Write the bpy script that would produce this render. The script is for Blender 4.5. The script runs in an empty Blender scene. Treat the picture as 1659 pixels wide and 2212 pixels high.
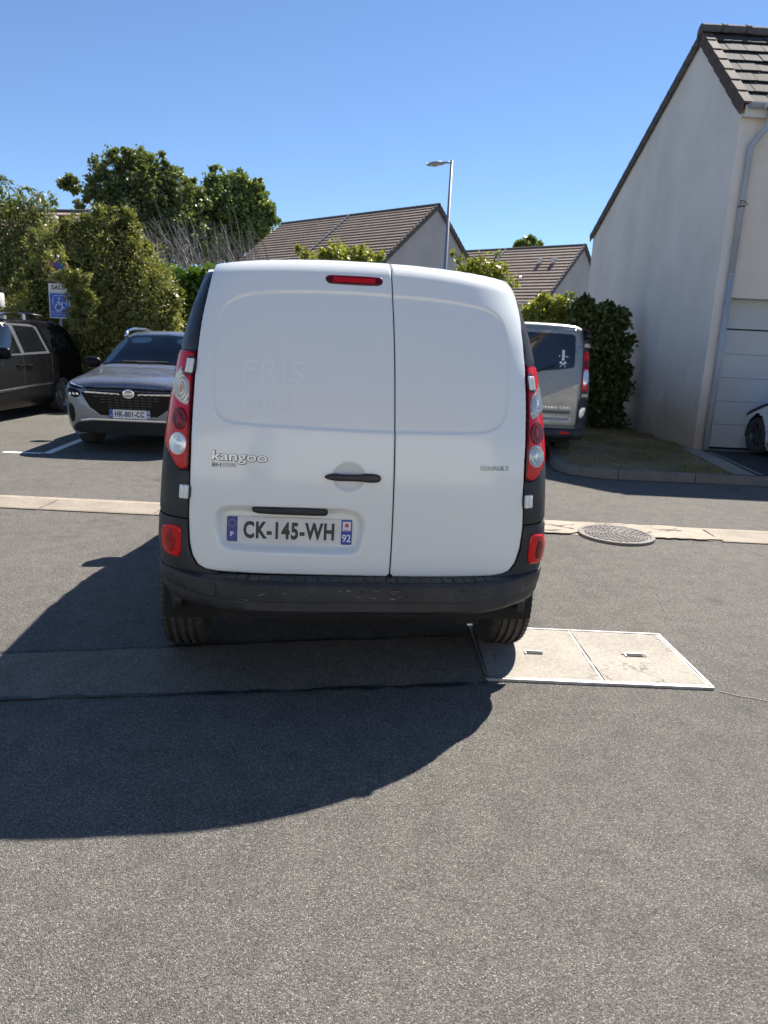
import bpy, bmesh, math, random
import numpy as np
from mathutils import Vector, Matrix
from mathutils.bvhtree import BVHTree

rng = np.random.default_rng(7)
random.seed(7)
sc = bpy.context.scene
COL = sc.collection
R = math.radians

# ------------------------------------------------------------------ camera, sky, sun, exposure
FPX, CX, CY, CAMH = 1533.0, 829.5, 1106.0, 1.5          # focal length and centre in 1659 x 2212 picture units
PITCH, ROLL = R(12.9), R(2.75)
cam = bpy.data.cameras.new('camera')
cam.sensor_fit = 'VERTICAL'; cam.sensor_height = 36.0; cam.lens = FPX / 2212.0 * 36.0
cam.clip_start = 0.05; cam.clip_end = 3000
cam.dof.use_dof = True; cam.dof.focus_distance = 3.0; cam.dof.aperture_fstop = 6.0
camo = bpy.data.objects.new('camera', cam); COL.objects.link(camo)
camo.matrix_world = Matrix.Translation((0, 0, CAMH)) @ Matrix.Rotation(R(90) - PITCH, 4, 'X') @ Matrix.Rotation(ROLL, 4, 'Z')
sc.camera = camo

SUN = Vector((0.45, 0.67, 1.0)).normalized()
SUN_EL = math.asin(SUN.z); SUN_AZ = math.atan2(SUN.x, SUN.y)
world = bpy.data.worlds.new('World'); sc.world = world; world.use_nodes = True
wn = world.node_tree.nodes; wl = world.node_tree.links
sky = wn.new('ShaderNodeTexSky'); sky.sky_type = 'NISHITA'; sky.sun_disc = False
sky.sun_elevation = SUN_EL; sky.sun_rotation = SUN_AZ
sky.altitude = 1500; sky.air_density = 1.0; sky.dust_density = 0.0; sky.ozone_density = 6.0
wn['Background'].inputs[1].default_value = 0.075
wl.new(sky.outputs[0], wn['Background'].inputs[0])
sun = bpy.data.lights.new('sun', 'SUN'); sun.energy = 5.0; sun.angle = R(0.53); sun.color = (1.0, 0.94, 0.86)
suno = bpy.data.objects.new('sun', sun); COL.objects.link(suno)
suno.rotation_euler = (-SUN).to_track_quat('-Z', 'Y').to_euler(); suno.location = (20, 30, 40)
sc.view_settings.view_transform = 'Standard'; sc.view_settings.look = 'None'
sc.view_settings.exposure = 1.08; sc.view_settings.gamma = 1.0

# ------------------------------------------------------------------ picture -> place
cr, sr, cp, sp = math.cos(ROLL), math.sin(ROLL), math.cos(PITCH), math.sin(PITCH)
def ray(px, py):
    dx, dy = px - CX, py - CY
    x = dx * cr + dy * sr; y = -dx * sr + dy * cr
    return np.array([x, FPX * cp - y * sp, -FPX * sp - y * cp])
def gnd(px, py, z=0.0):
    r = ray(px, py); t = (z - CAMH) / r[2]; return (r[0] * t, r[1] * t, z)
def atY(px, py, Y):
    r = ray(px, py); t = Y / r[1]; return (r[0] * t, Y, CAMH + r[2] * t)

# ------------------------------------------------------------------ materials
def new_mat(name):
    m = bpy.data.materials.new(name); m.use_nodes = True
    nt = m.node_tree; return m, nt.nodes, nt.links, nt.nodes['Principled BSDF']
def rampnode(n, stops, interp='LINEAR'):
    r = n.new('ShaderNodeValToRGB'); cr_ = r.color_ramp; cr_.interpolation = interp
    while len(cr_.elements) > 1: cr_.elements.remove(cr_.elements[0])
    cr_.elements[0].position = stops[0][0]; c = stops[0][1]
    cr_.elements[0].color = (*c, 1) if not np.isscalar(c) else (c, c, c, 1)
    for p, c in stops[1:]:
        e = cr_.elements.new(p); e.color = (*c, 1) if not np.isscalar(c) else (c, c, c, 1)
    return r
def mix(n, l, typ, fac, a, b):
    m = n.new('ShaderNodeMix'); m.data_type = 'RGBA'; m.blend_type = typ
    for i, v in ((0, fac), (6, a), (7, b)):
        if hasattr(v, 'is_output'): l.new(v, m.inputs[i])
        elif i == 0: m.inputs[0].default_value = v
        else: m.inputs[i].default_value = (*v, 1) if not np.isscalar(v) else (v, v, v, 1)
    return m.outputs[2]
def coords(n, l, scale=(1, 1, 1), kind='Object'):
    tc = n.new('ShaderNodeTexCoord'); mp = n.new('ShaderNodeMapping'); mp.inputs['Scale'].default_value = scale
    l.new(tc.outputs[kind], mp.inputs[0]); return mp.outputs[0]
def noise(n, l, vec, scale, detail=4, rough=.55):
    t = n.new('ShaderNodeTexNoise'); t.inputs['Scale'].default_value = scale
    t.inputs['Detail'].default_value = detail; t.inputs['Roughness'].default_value = rough
    l.new(vec, t.inputs['Vector']); return t.outputs[0]
def bump(n, l, height, strength, dist, b, prev=None):
    k = n.new('ShaderNodeBump'); k.inputs['Strength'].default_value = strength; k.inputs['Distance'].default_value = dist
    l.new(height, k.inputs['Height'])
    if prev: l.new(prev, k.inputs['Normal'])
    l.new(k.outputs[0], b.inputs['Normal']); return k.outputs[0]
def M(name, col, rough=.5, metal=0., coat=0., var=None, bmp=None, ior=None, scale=(1, 1, 1), rvar=0.):
    m, n, l, b = new_mat(name)
    b.inputs['Base Color'].default_value = (*col, 1); b.inputs['Roughness'].default_value = rough
    b.inputs['Metallic'].default_value = metal; b.inputs['Coat Weight'].default_value = coat
    b.inputs['Coat Roughness'].default_value = .06
    if ior: b.inputs['IOR'].default_value = ior
    if var or bmp or rvar:
        v = coords(n, l, scale)
        if var:
            nz = noise(n, l, v, var[0], 5, .6)
            lo = tuple(c * (1 - var[1]) for c in col); hi = tuple(min(1, c * (1 + var[1])) for c in col)
            rp = rampnode(n, [(.3, lo), (.7, hi)]); l.new(nz, rp.inputs[0]); l.new(rp.outputs[0], b.inputs['Base Color'])
        if rvar:
            nz = noise(n, l, v, 6, 5, .65); rp = rampnode(n, [(.3, max(.02, rough - rvar)), (.7, rough + rvar)])
            l.new(nz, rp.inputs[0]); l.new(rp.outputs[0], b.inputs['Roughness'])
        if bmp:
            bump(n, l, noise(n, l, v, bmp[0], 4, .6), bmp[1], bmp[2], b)
    return m

def asphalt(name, tone=1.0, warm=0.0, scale=105., bright=.5, smooth=1.0):
    m, n, l, b = new_mat(name); v = coords(n, l)
    def vor(s):
        t = n.new('ShaderNodeTexVoronoi'); t.voronoi_dimensions = '3D'; t.inputs['Scale'].default_value = s
        t.inputs['Randomness'].default_value = 1.0; l.new(v, t.inputs['Vector']); return t
    w = n.new('ShaderNodeTexNoise'); w.inputs['Scale'].default_value = scale * .7; l.new(v, w.inputs['Vector'])
    v1 = vor(scale); sep = n.new('ShaderNodeSeparateColor'); l.new(v1.outputs['Color'], sep.inputs[0])
    a = (1 + warm, 1 + warm * .35, 1 - warm * .6)
    g = lambda x: tuple(x * tone * c for c in a)
    rp = rampnode(n, [(0, g(.06)), (.4, g(.10)), (.75, g(.14)), (.93, g(.175)), (.97, g(.27)), (1, g(bright))]); l.new(sep.outputs[0], rp.inputs[0])
    tint = rampnode(n, [(0, (1, .97, .93)), (.5, (.98, 1, 1)), (1, (1.0, .98, .90))]); l.new(sep.outputs[1], tint.inputs[0])
    c = mix(n, l, 'MULTIPLY', .6, rp.outputs[0], tint.outputs[0])
    gap = rampnode(n, [(.25, 1.0), (.75, .42)]); l.new(v1.outputs['Distance'], gap.inputs[0])
    c = mix(n, l, 'MULTIPLY', .62, c, gap.outputs[0])
    big = rampnode(n, [(.3, .84), (.5, 1.0), (.72, 1.14)]); l.new(noise(n, l, v, .55, 6, .62), big.inputs[0])
    c = mix(n, l, 'MULTIPLY', .85, c, big.outputs[0])
    med = rampnode(n, [(.36, .78), (.55, 1.0), (.75, 1.1)]); l.new(noise(n, l, v, 7, 4, .6), med.inputs[0])
    c = mix(n, l, 'MULTIPLY', .6, c, med.outputs[0])
    st = rampnode(n, [(.27, .55), (.36, 1.0)]); l.new(noise(n, l, v, 1.9, 3, .5), st.inputs[0])
    c = mix(n, l, 'MULTIPLY', .5, c, st.outputs[0])
    l.new(c, b.inputs['Base Color']); b.inputs['Roughness'].default_value = .85
    b.inputs['Specular IOR Level'].default_value = .25
    inv = n.new('ShaderNodeMath'); inv.operation = 'SUBTRACT'; inv.inputs[0].default_value = 1.0; l.new(v1.outputs['Distance'], inv.inputs[1])
    add = n.new('ShaderNodeMath'); add.operation = 'ADD'; l.new(inv.outputs[0], add.inputs[0])
    rr = n.new('ShaderNodeMath'); rr.operation = 'MULTIPLY'; rr.inputs[1].default_value = .5; l.new(sep.outputs[2], rr.inputs[0]); l.new(rr.outputs[0], add.inputs[1])
    bump(n, l, add.outputs[0], .75 * smooth, .006, b)
    return m

def concrete(name, col, sc_=1.0, crack=.5):
    m, n, l, b = new_mat(name); v = coords(n, l)
    f = noise(n, l, v, 60 * sc_, 4, .7); g = noise(n, l, v, 3.2 * sc_, 6, .65)
    r1 = rampnode(n, [(.3, tuple(c * .72 for c in col)), (.55, col), (.8, tuple(min(1, c * 1.18) for c in col))]); l.new(f, r1.inputs[0])
    r2 = rampnode(n, [(.3, .74), (.6, 1.04)]); l.new(g, r2.inputs[0])
    c = mix(n, l, 'MULTIPLY', .9, r1.outputs[0], r2.outputs[0])
    t = n.new('ShaderNodeTexVoronoi'); t.feature = 'DISTANCE_TO_EDGE'; t.inputs['Scale'].default_value = 2.3 * sc_
    wob = n.new('ShaderNodeVectorMath'); wob.operation = 'MULTIPLY_ADD'
    nz = n.new('ShaderNodeTexNoise'); nz.inputs['Scale'].default_value = 7; nz.inputs['Detail'].default_value = 5; l.new(v, nz.inputs['Vector'])
    l.new(nz.outputs[1], wob.inputs[0]); wob.inputs[1].default_value = (.35, .35, .35); l.new(v, wob.inputs[2]); l.new(wob.outputs[0], t.inputs['Vector'])
    rc = rampnode(n, [(0, .35), (.008, .55), (.016, 1)]); l.new(t.outputs['Distance'], rc.inputs[0])
    msk = rampnode(n, [(.48, 0.), (.6, 1.)]); l.new(noise(n, l, v, 1.7, 2, .5), msk.inputs[0])
    fm = n.new('ShaderNodeMath'); fm.operation = 'MULTIPLY'; fm.inputs[1].default_value = crack; l.new(msk.outputs[0], fm.inputs[0])
    c = mix(n, l, 'MULTIPLY', fm.outputs[0], c, rc.outputs[0])
    l.new(c, b.inputs['Base Color']); b.inputs['Roughness'].default_value = .85
    bump(n, l, f, .35, .004, b); return m

def stucco(name, col, stain=(.30, .22, .13), basez=None, streak=.5):
    m, n, l, b = new_mat(name); v = coords(n, l)
    f = noise(n, l, v, 130, 3, .6); g = noise(n, l, v, .8, 5, .6)
    r2 = rampnode(n, [(.3, tuple(c * .88 for c in col)), (.7, tuple(min(1, c * 1.07) for c in col))]); l.new(g, r2.inputs[0])
    c = r2.outputs[0]
    vs = coords(n, l, (5, 5, .35)); s = rampnode(n, [(.55, 1.0), (.8, .78)]); l.new(noise(n, l, vs, 1.2, 5, .7), s.inputs[0])
    c = mix(n, l, 'MULTIPLY', streak, c, s.outputs[0])
    if basez is not None:                                   # splash stain with an uneven upper edge, on the wall itself
        sx = n.new('ShaderNodeSeparateXYZ'); l.new(v, sx.inputs[0])
        ad = n.new('ShaderNodeMath'); ad.operation = 'MULTIPLY_ADD'; ad.inputs[1].default_value = -1.5; l.new(noise(n, l, v, 1.1, 5, .6), ad.inputs[0]); l.new(sx.outputs[2], ad.inputs[2])
        k = rampnode(n, [(0, .75), (.35, .45), (1, 0.)]); 
        mr = n.new('ShaderNodeMapRange'); mr.inputs[1].default_value = basez - .75; mr.inputs[2].default_value = basez + .45; l.new(ad.outputs[0], mr.inputs[0]); l.new(mr.outputs[0], k.inputs[0])
        c = mix(n, l, 'MIX', k.outputs[0], c, stain)
    l.new(c, b.inputs['Base Color']); b.inputs['Roughness'].default_value = .9
    bump(n, l, f, .25, .004, b); return m

def leafmat(name, c0, c1, rough=.45, trans=.35):
    m, n, l, b = new_mat(name)
    at = n.new('ShaderNodeAttribute'); at.attribute_name = 'tint'
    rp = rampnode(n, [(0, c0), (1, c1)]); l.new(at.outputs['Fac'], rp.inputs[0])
    l.new(rp.outputs[0], b.inputs['Base Color']); b.inputs['Roughness'].default_value = rough
    tr = n.new('ShaderNodeBsdfTranslucent'); bc = mix(n, l, 'MULTIPLY', 1., rp.outputs[0], (1.25, 1.3, .5)); l.new(bc, tr.inputs[0])
    ms = n.new('ShaderNodeMixShader'); ms.inputs[0].default_value = trans
    l.new(b.outputs[0], ms.inputs[1]); l.new(tr.outputs[0], ms.inputs[2])
    l.new(ms.outputs[0], n['Material Output'].inputs[0]); return m

def glassmat(name, tint=(.74, .8, .8), rough=.02):
    m, n, l, b = new_mat(name); n.remove(b)
    t = n.new('ShaderNodeBsdfTransparent'); t.inputs[0].default_value = (*tint, 1)
    g = n.new('ShaderNodeBsdfGlossy'); g.inputs['Roughness'].default_value = rough
    fr = n.new('ShaderNodeFresnel'); fr.inputs[0].default_value = 1.52
    ms = n.new('ShaderNodeMixShader'); l.new(fr.outputs[0], ms.inputs[0]); l.new(t.outputs[0], ms.inputs[1]); l.new(g.outputs[0], ms.inputs[2])
    l.new(ms.outputs[0], n['Material Output'].inputs[0]); return m

def paint(name, col, rough=.22, metal=0., dust=.12, dustcol=(.45, .42, .37), coat=.7, spec=.5, rv=1.):
    m, n, l, b = new_mat(name); v = coords(n, l)
    d = rampnode(n, [(.42, 0.), (.75, 1.)]); l.new(noise(n, l, v, 2.6, 6, .65), d.inputs[0])
    fm = n.new('ShaderNodeMath'); fm.operation = 'MULTIPLY'; fm.inputs[1].default_value = dust; l.new(d.outputs[0], fm.inputs[0])
    c = mix(n, l, 'MIX', fm.outputs[0], col, dustcol); l.new(c, b.inputs['Base Color'])
    rr = rampnode(n, [(.35, rough * (1 - .25 * rv)), (.75, rough * (1 + .7 * rv))]); l.new(noise(n, l, v, 5, 6, .7), rr.inputs[0]); l.new(rr.outputs[0], b.inputs['Roughness'])
    b.inputs['Metallic'].default_value = metal; b.inputs['Coat Weight'].default_value = coat; b.inputs['Specular IOR Level'].default_value = spec; b.inputs['Coat Roughness'].default_value = .08
    return m

def lensmat(name, col, rough=.08, trans=.0, metal=0.):
    m, n, l, b = new_mat(name)
    b.inputs['Base Color'].default_value = (*col, 1); b.inputs['Roughness'].default_value = rough
    b.inputs['Specular IOR Level'].default_value = .35
    b.inputs['Transmission Weight'].default_value = trans; b.inputs['Metallic'].default_value = metal
    return m

MT = {}
MT['asphalt'] = asphalt('asphalt', 1.4, .115, scale=280., bright=.26)
MT['asphalt_patch'] = asphalt('asphalt_patch', 1.65, .22, scale=280., bright=.20, smooth=.6)
MT['asphalt_drive'] = asphalt('asphalt_drive', .45, .0, scale=140., bright=.2, smooth=.7)
MT['tar'] = M('tar', (.032, .031, .03), .6, var=(9, .4), bmp=(60, .4, .004))
MT['slab'] = concrete('slab_concrete', (.33, .30, .25), 1.0, .9)
MT['gutter'] = concrete('gutter_concrete', (.29, .245, .19), 1.0, .35)
MT['mortar'] = concrete('mortar', (.36, .30, .23), 1.6, .9)
MT['kerb'] = concrete('kerb_concrete', (.19, .17, .145), 1.0, .7)
MT['steel'] = M('galvanised_steel', (.45, .45, .45), .5, .8, var=(14, .25), rvar=.12)
MT['iron'] = M('cast_iron', (.17, .152, .14), .75, .0, var=(30, .35), bmp=(60, .4, .003))
MT['white_line'] = M('road_paint', (.72, .71, .67), .75, var=(16, .18), bmp=(80, .3, .003))
MT['van_white'] = paint('van_white_paint', (.835, .86, .825), .2, 0., .02, rv=.25)
MT['van_white2'] = paint('ghost_lettering_paint', (.865, .89, .855), .28, 0., .0)
MT['plastic'] = M('weathered_black_plastic', (.024, .025, .027), .58, var=(7, .45), bmp=(260, .16, .002), rvar=.12)
MT['trim'] = M('satin_black_trim', (.024, .025, .028), .42, var=(5, .3), rvar=.1)
MT['scuff'] = M('scuff_mark', (.16, .155, .15), .7, var=(40, .5))
MT['seal'] = M('rubber_seal', (.008, .008, .008), .8)
MT['rubber'] = M('tyre_rubber', (.055, .050, .045), .85, var=(22, .4), bmp=(160, .25, .002))
MT['alloy'] = M('alloy_rim', (.55, .56, .58), .28, .9, rvar=.08)
MT['steelrim'] = M('dark_rim', (.10, .10, .105), .5, .6)
MT['chrome'] = M('chrome', (.78, .79, .80), .10, 1.0, rvar=.04)
MT['badge'] = M('badge_chrome', (.72, .73, .75), .28, .55)
MT['badge_dark'] = M('shaded_chrome', (.30, .32, .35), .25, .85)
MT['satin'] = M('satin_silver', (.6, .6, .6), .32, .9)
MT['lens_red'] = lensmat('red_lens', (.62, .006, .010))
MT['lens_dark'] = lensmat('dark_red_lens', (.17, .004, .006))
MT['lens_deep'] = lensmat('deep_red_lens', (.10, .003, .008))
MT['lens_clear'] = lensmat('clear_lens', (.72, .73, .73), .14, metal=.55)
MT['lens_amber'] = lensmat('clear_amber_lens', (.70, .56, .42), .14, metal=.55)
MT['lens_clear_dim'] = lensmat('clear_lens_shaded', (.42, .43, .44), .12, metal=.7)  # darker lens copies for the right lamp, its shade put into the colour
MT['lens_amber_dim'] = lensmat('amber_lens_shaded', (.42, .39, .36), .12, metal=.7)
MT['bulb_amber'] = lensmat('amber_bulb', (.70, .38, .17), .2)
MT['bulb_red'] = lensmat('red_bulb', (.32, .010, .012), .1)
MT['lens_rim'] = M('lens_surround', (.55, .52, .5), .2, .6)
MT['plate'] = M('plate_white', (.70, .71, .70), .3, var=(9, .07), rvar=.1)
MT['plate_blue'] = M('plate_blue', (.025, .075, .36), .35)
MT['plate_navy'] = M('plate_faded_blue', (.06, .075, .27), .4)
MT['ink'] = M('plate_ink', (.02, .02, .02), .4)
MT['ink_worn'] = M('plate_ink_worn', (.055, .05, .042), .55)
MT['print_white'] = M('white_print', (.75, .76, .78), .5)
MT['print_red'] = M('red_print', (.60, .03, .03), .5)
MT['print_black'] = M('black_print', (.03, .03, .03), .5)
MT['yellow'] = M('yellow_print', (.75, .6, .1), .5)
MT['sign_blue'] = M('sign_blue', (.02, .11, .48), .35, var=(6, .1))
MT['sign_red'] = M('sign_red', (.45, .02, .05), .4, var=(8, .2))
MT['sign_white'] = M('sign_white', (.72, .70, .66), .5, var=(8, .1))
MT['post_grey'] = M('post_grey', (.33, .34, .34), .5, .4)
MT['glass_dark'] = M('tinted_glass', (.008, .010, .013), .035, coat=0.6)
MT['glass'] = glassmat('windscreen_glass')
MT['interior'] = M('car_interior', (.018, .018, .02), .7)
MT['beige'] = M('pillar_lining', (.85, .83, .78), .6)
MT['grey_paint'] = paint('grey_metallic_paint', (.18, .195, .225), .26, .55, .04)
MT['silver_paint'] = paint('silver_green_metallic_paint', (.27, .275, .26), .3, .5, .06)
MT['black_paint'] = paint('black_car_paint', (.006, .006, .007), .22, 0., .0, coat=.0, spec=.1)
MT['car_white'] = paint('hatchback_white_paint', (.74, .75, .76), .24, 0., .05)
MT['frame_grey'] = M('dark_frame_trim', (.10, .10, .105), .4)
MT['gloss_black'] = M('gloss_black', (.005, .005, .006), .35, ior=1.25)
MT['stucco_a'] = stucco('stucco_greige', (.73, .675, .605), basez=.35, streak=.35)
MT['stucco_b'] = stucco('stucco_beige', (.68, .605, .51), streak=.25)
MT['stucco_far'] = stucco('stucco_far_house', (.45, .405, .375), streak=.2)
MT['stucco_white'] = stucco('stucco_white', (.74, .71, .66), streak=.15)
MT['stucco_ochre'] = stucco('stucco_ochre', (.50, .38, .25), streak=.2)
MT['tile'] = M('weathered_roof_tile', (.046, .041, .037), .9, var=(9, .5), bmp=(40, .6, .008))
MT['tile_verge'] = M('verge_tile', (.095, .062, .048), .85, var=(4, .35), bmp=(40, .5, .006))
MT['tile_dark'] = M('ridge_tile', (.095, .082, .072), .9, var=(10, .5), bmp=(30, .7, .01))
MT['tile_brown'] = M('brown_roof_tile', (.235, .178, .14), .85, var=(1.2, .14))
MT['tile_pink'] = M('pink_roof_tile', (.40, .27, .22), .85, var=(1.2, .14))
MT['pvc'] = M('grey_pvc', (.36, .385, .42), .4, var=(3, .12))
MT['pvc_white'] = M('pale_pvc', (.6, .58, .53), .45, var=(3, .12))
MT['garage'] = M('garage_door_white', (.50, .51, .50), .45, var=(2, .05), bmp=(90, .15, .002))
MT['soil'] = M('dry_soil', (.20, .155, .10), .95, var=(5, .45), bmp=(40, .7, .02))
MT['grass'] = leafmat('dry_grass', (.30, .235, .12), (.16, .16, .055), .8, .15)
MT['leaf_cypress'] = leafmat('juniper_leaf', (.10, .12, .03), (.42, .40, .135), .5, .28)
MT['leaf_cherry'] = leafmat('drooping_leaf', (.075, .105, .03), (.25, .26, .09), .42, .35)
MT['leaf_oak'] = leafmat('oak_leaf', (.06, .09, .032), (.22, .25, .095), .45, .32)
MT['leaf_maple'] = leafmat('maple_leaf', (.08, .125, .038), (.26, .31, .11), .45, .34)
MT['leaf_laurel'] = leafmat('laurel_leaf', (.05, .10, .012), (.16, .24, .03), .3, .3)
MT['leaf_lime'] = leafmat('lime_leaf', (.13, .17, .025), (.38, .37, .08), .45, .35)
MT['leaf_ivy'] = leafmat('hedge_leaf', (.04, .06, .018), (.16, .19, .055), .4, .28)
MT['bark'] = M('bark', (.085, .066, .048), .9, var=(6, .4), bmp=(12, .6, .02))
MT['deadwood'] = M('bare_twigs', (.23, .21, .19), .9, var=(3, .35))
MT['lamp_grey'] = M('lamp_grey_paint', (.30, .315, .33), .42, .5)

# ------------------------------------------------------------------ mesh helpers
def link(o, parent=None):
    COL.objects.link(o)
    if parent is not None: o.parent = parent
    return o
def mesh(name, V, F, mat, parent=None, smooth=False, tint=None):
    me = bpy.data.meshes.new(name)
    me.from_pydata([tuple(map(float, v)) for v in V], [], [tuple(map(int, f)) for f in F])
    me.validate()
    mats = mat if isinstance(mat, (list, tuple)) else [mat]
    for m in mats: me.materials.append(MT[m] if isinstance(m, str) else m)
    if smooth: me.polygons.foreach_set('use_smooth', [True] * len(me.polygons))
    return link(bpy.data.objects.new(name, me), parent)
def mesh_np(name, V, F, mat, parent=None, smooth=False, tint=None):
    me = bpy.data.meshes.new(name); V = np.asarray(V, np.float32); F = np.asarray(F, np.int32)
    n, k = F.shape
    me.vertices.add(len(V)); me.vertices.foreach_set('co', V.ravel())
    me.loops.add(n * k); me.loops.foreach_set('vertex_index', F.ravel())
    me.polygons.add(n); me.polygons.foreach_set('loop_start', np.arange(n, dtype=np.int32) * k)
    me.polygons.foreach_set('loop_total', np.full(n, k, np.int32))
    if tint is not None:
        a = me.attributes.new('tint', 'FLOAT', 'POINT'); a.data.foreach_set('value', np.asarray(tint, np.float32))
    if smooth: me.polygons.foreach_set('use_smooth', np.ones(n, bool))
    me.update(calc_edges=True); me.materials.append(MT[mat]); return link(bpy.data.objects.new(name, me), parent)
def empty(name, loc=(0, 0, 0), rz=0.):
    o = bpy.data.objects.new(name, None); o.location = loc; o.rotation_euler = (0, 0, rz); o.empty_display_size = .2
    return link(o)
def tag(o, label=None, cat=None, group=None, kind=None):
    if label: o['label'] = label
    if cat: o['category'] = cat
    if group: o['group'] = group
    if kind: o['kind'] = kind
    return o
class MB:
    """collects simple solids into one mesh"""
    def __init__(s): s.V = []; s.F = []
    def add(s, V, F):
        k = len(s.V); s.V += [tuple(v) for v in V]; s.F += [tuple(i + k for i in f) for f in F]; return s
    def box(s, x0, x1, y0, y1, z0, z1, bev=0.):
        if bev <= 0:
            V = [(x, y, z) for z in (z0, z1) for y in (y0, y1) for x in (x0, x1)]
            return s.add(V, [(0, 2, 3, 1), (4, 5, 7, 6), (0, 1, 5, 4), (2, 6, 7, 3), (0, 4, 6, 2), (1, 3, 7, 5)])
        b = min(bev, (x1 - x0) * .49, (y1 - y0) * .49, (z1 - z0) * .49)
        bm = bmesh.new(); bmesh.ops.create_cube(bm, size=1)
        for v in bm.verts: v.co = ((x0 + x1) / 2 + v.co.x * (x1 - x0), (y0 + y1) / 2 + v.co.y * (y1 - y0), (z0 + z1) / 2 + v.co.z * (z1 - z0))
        bmesh.ops.bevel(bm, geom=bm.edges[:], offset=b, segments=2, profile=.5, affect='EDGES')
        bm.verts.index_update()
        V = [tuple(v.co) for v in bm.verts]; F = [tuple(v.index for v in f.verts) for f in bm.faces]; bm.free()
        return s.add(V, F)
    def tube(s, pts, r, seg=8, caps=True):
        pts = [Vector(p) for p in pts]; n = len(pts); rs = r if isinstance(r, (list, tuple, np.ndarray)) else [r] * n
        V = []; F = []; up = None
        for i, p in enumerate(pts):
            d = (pts[min(i + 1, n - 1)] - pts[max(i - 1, 0)]).normalized()
            if up is None:
                up = Vector((0, 0, 1)) if abs(d.z) < .9 else Vector((1, 0, 0))
            a = d.cross(up); a = a.normalized() if a.length > 1e-5 else d.orthogonal().normalized()
            b = a.cross(d).normalized(); up = b
            for k in range(seg):
                t = 2 * math.pi * k / seg; V.append(p + (a * math.cos(t) + b * math.sin(t)) * rs[i])
        for i in range(n - 1):
            for k in range(seg):
                F.append((i * seg + k, i * seg + (k + 1) % seg, (i + 1) * seg + (k + 1) % seg, (i + 1) * seg + k))
        if caps: F.append(tuple(reversed(range(seg)))); F.append(tuple((n - 1) * seg + k for k in range(seg)))
        return s.add(V, F)
    def prism(s, poly, f0, f1):
        """poly 2-D; f0/f1 map (u,v) -> 3-D for both faces"""
        n = len(poly); V = [f0(*p) for p in poly] + [f1(*p) for p in poly]
        return s.add(V, [tuple(reversed(range(n))), tuple(range(n, 2 * n))] + [(i, (i + 1) % n, n + (i + 1) % n, n + i) for i in range(n)])
    def lathe(s, prof, seg, T, close=False):
        """prof list of (r, h) about local z; T maps vector"""
        V = []; F = []; m = len(prof)
        for k in range(seg):
            t = 2 * math.pi * k / seg
            for r_, h in prof: V.append(T(Vector((r_ * math.cos(t), r_ * math.sin(t), h))))
        for k in range(seg):
            for i in range(m - 1 + (1 if close else 0)):
                j = (i + 1) % m; F.append((k * m + i, ((k + 1) % seg) * m + i, ((k + 1) % seg) * m + j, k * m + j))
        return s.add(V, F)
    def build(s, name, mat, parent=None, smooth=False): return mesh(name, s.V, s.F, mat, parent, smooth)
def copy_tree(o, parent=None):
    c = o.copy(); COL.objects.link(c); c.parent = parent
    for ch in o.children: copy_tree(ch, c)
    return c
def shade_auto(o, ang=35):
    me = o.data; bm = bmesh.new(); bm.from_mesh(me)
    for f in bm.faces: f.smooth = True
    for e in bm.edges:
        if len(e.link_faces) == 2 and e.calc_face_angle(0) > R(ang): e.smooth = False
    bm.to_mesh(me); bm.free(); return o

def inside(P, poly):
    x, y = P[:, 0][:, None], P[:, 1][:, None]; a = poly; b = np.roll(poly, -1, 0)
    c = ((a[:, 1] > y) != (b[:, 1] > y)) & (x < (b[:, 0] - a[:, 0]) * (y - a[:, 1]) / (b[:, 1] - a[:, 1] + 1e-12) + a[:, 0])
    return c.sum(1) % 2 == 1
def pdist(P, poly):
    a = poly; d = np.roll(poly, -1, 0) - a; L = (d * d).sum(1) + 1e-12; out = np.full(len(P), 1e9)
    for i in range(len(a)):
        t = np.clip(((P - a[i]) @ d[i]) / L[i], 0, 1); q = a[i] + t[:, None] * d[i]
        out = np.minimum(out, np.hypot(*(P - q).T))
    return out
def smoothpoly(P, n=2, closed=True):
    P = np.asarray(P, float)
    for _ in range(n):
        Q = np.roll(P, -1, 0); A = .75 * P + .25 * Q; B = .25 * P + .75 * Q
        P = np.stack([A, B], 1).reshape(-1, 2)
    return P
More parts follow.
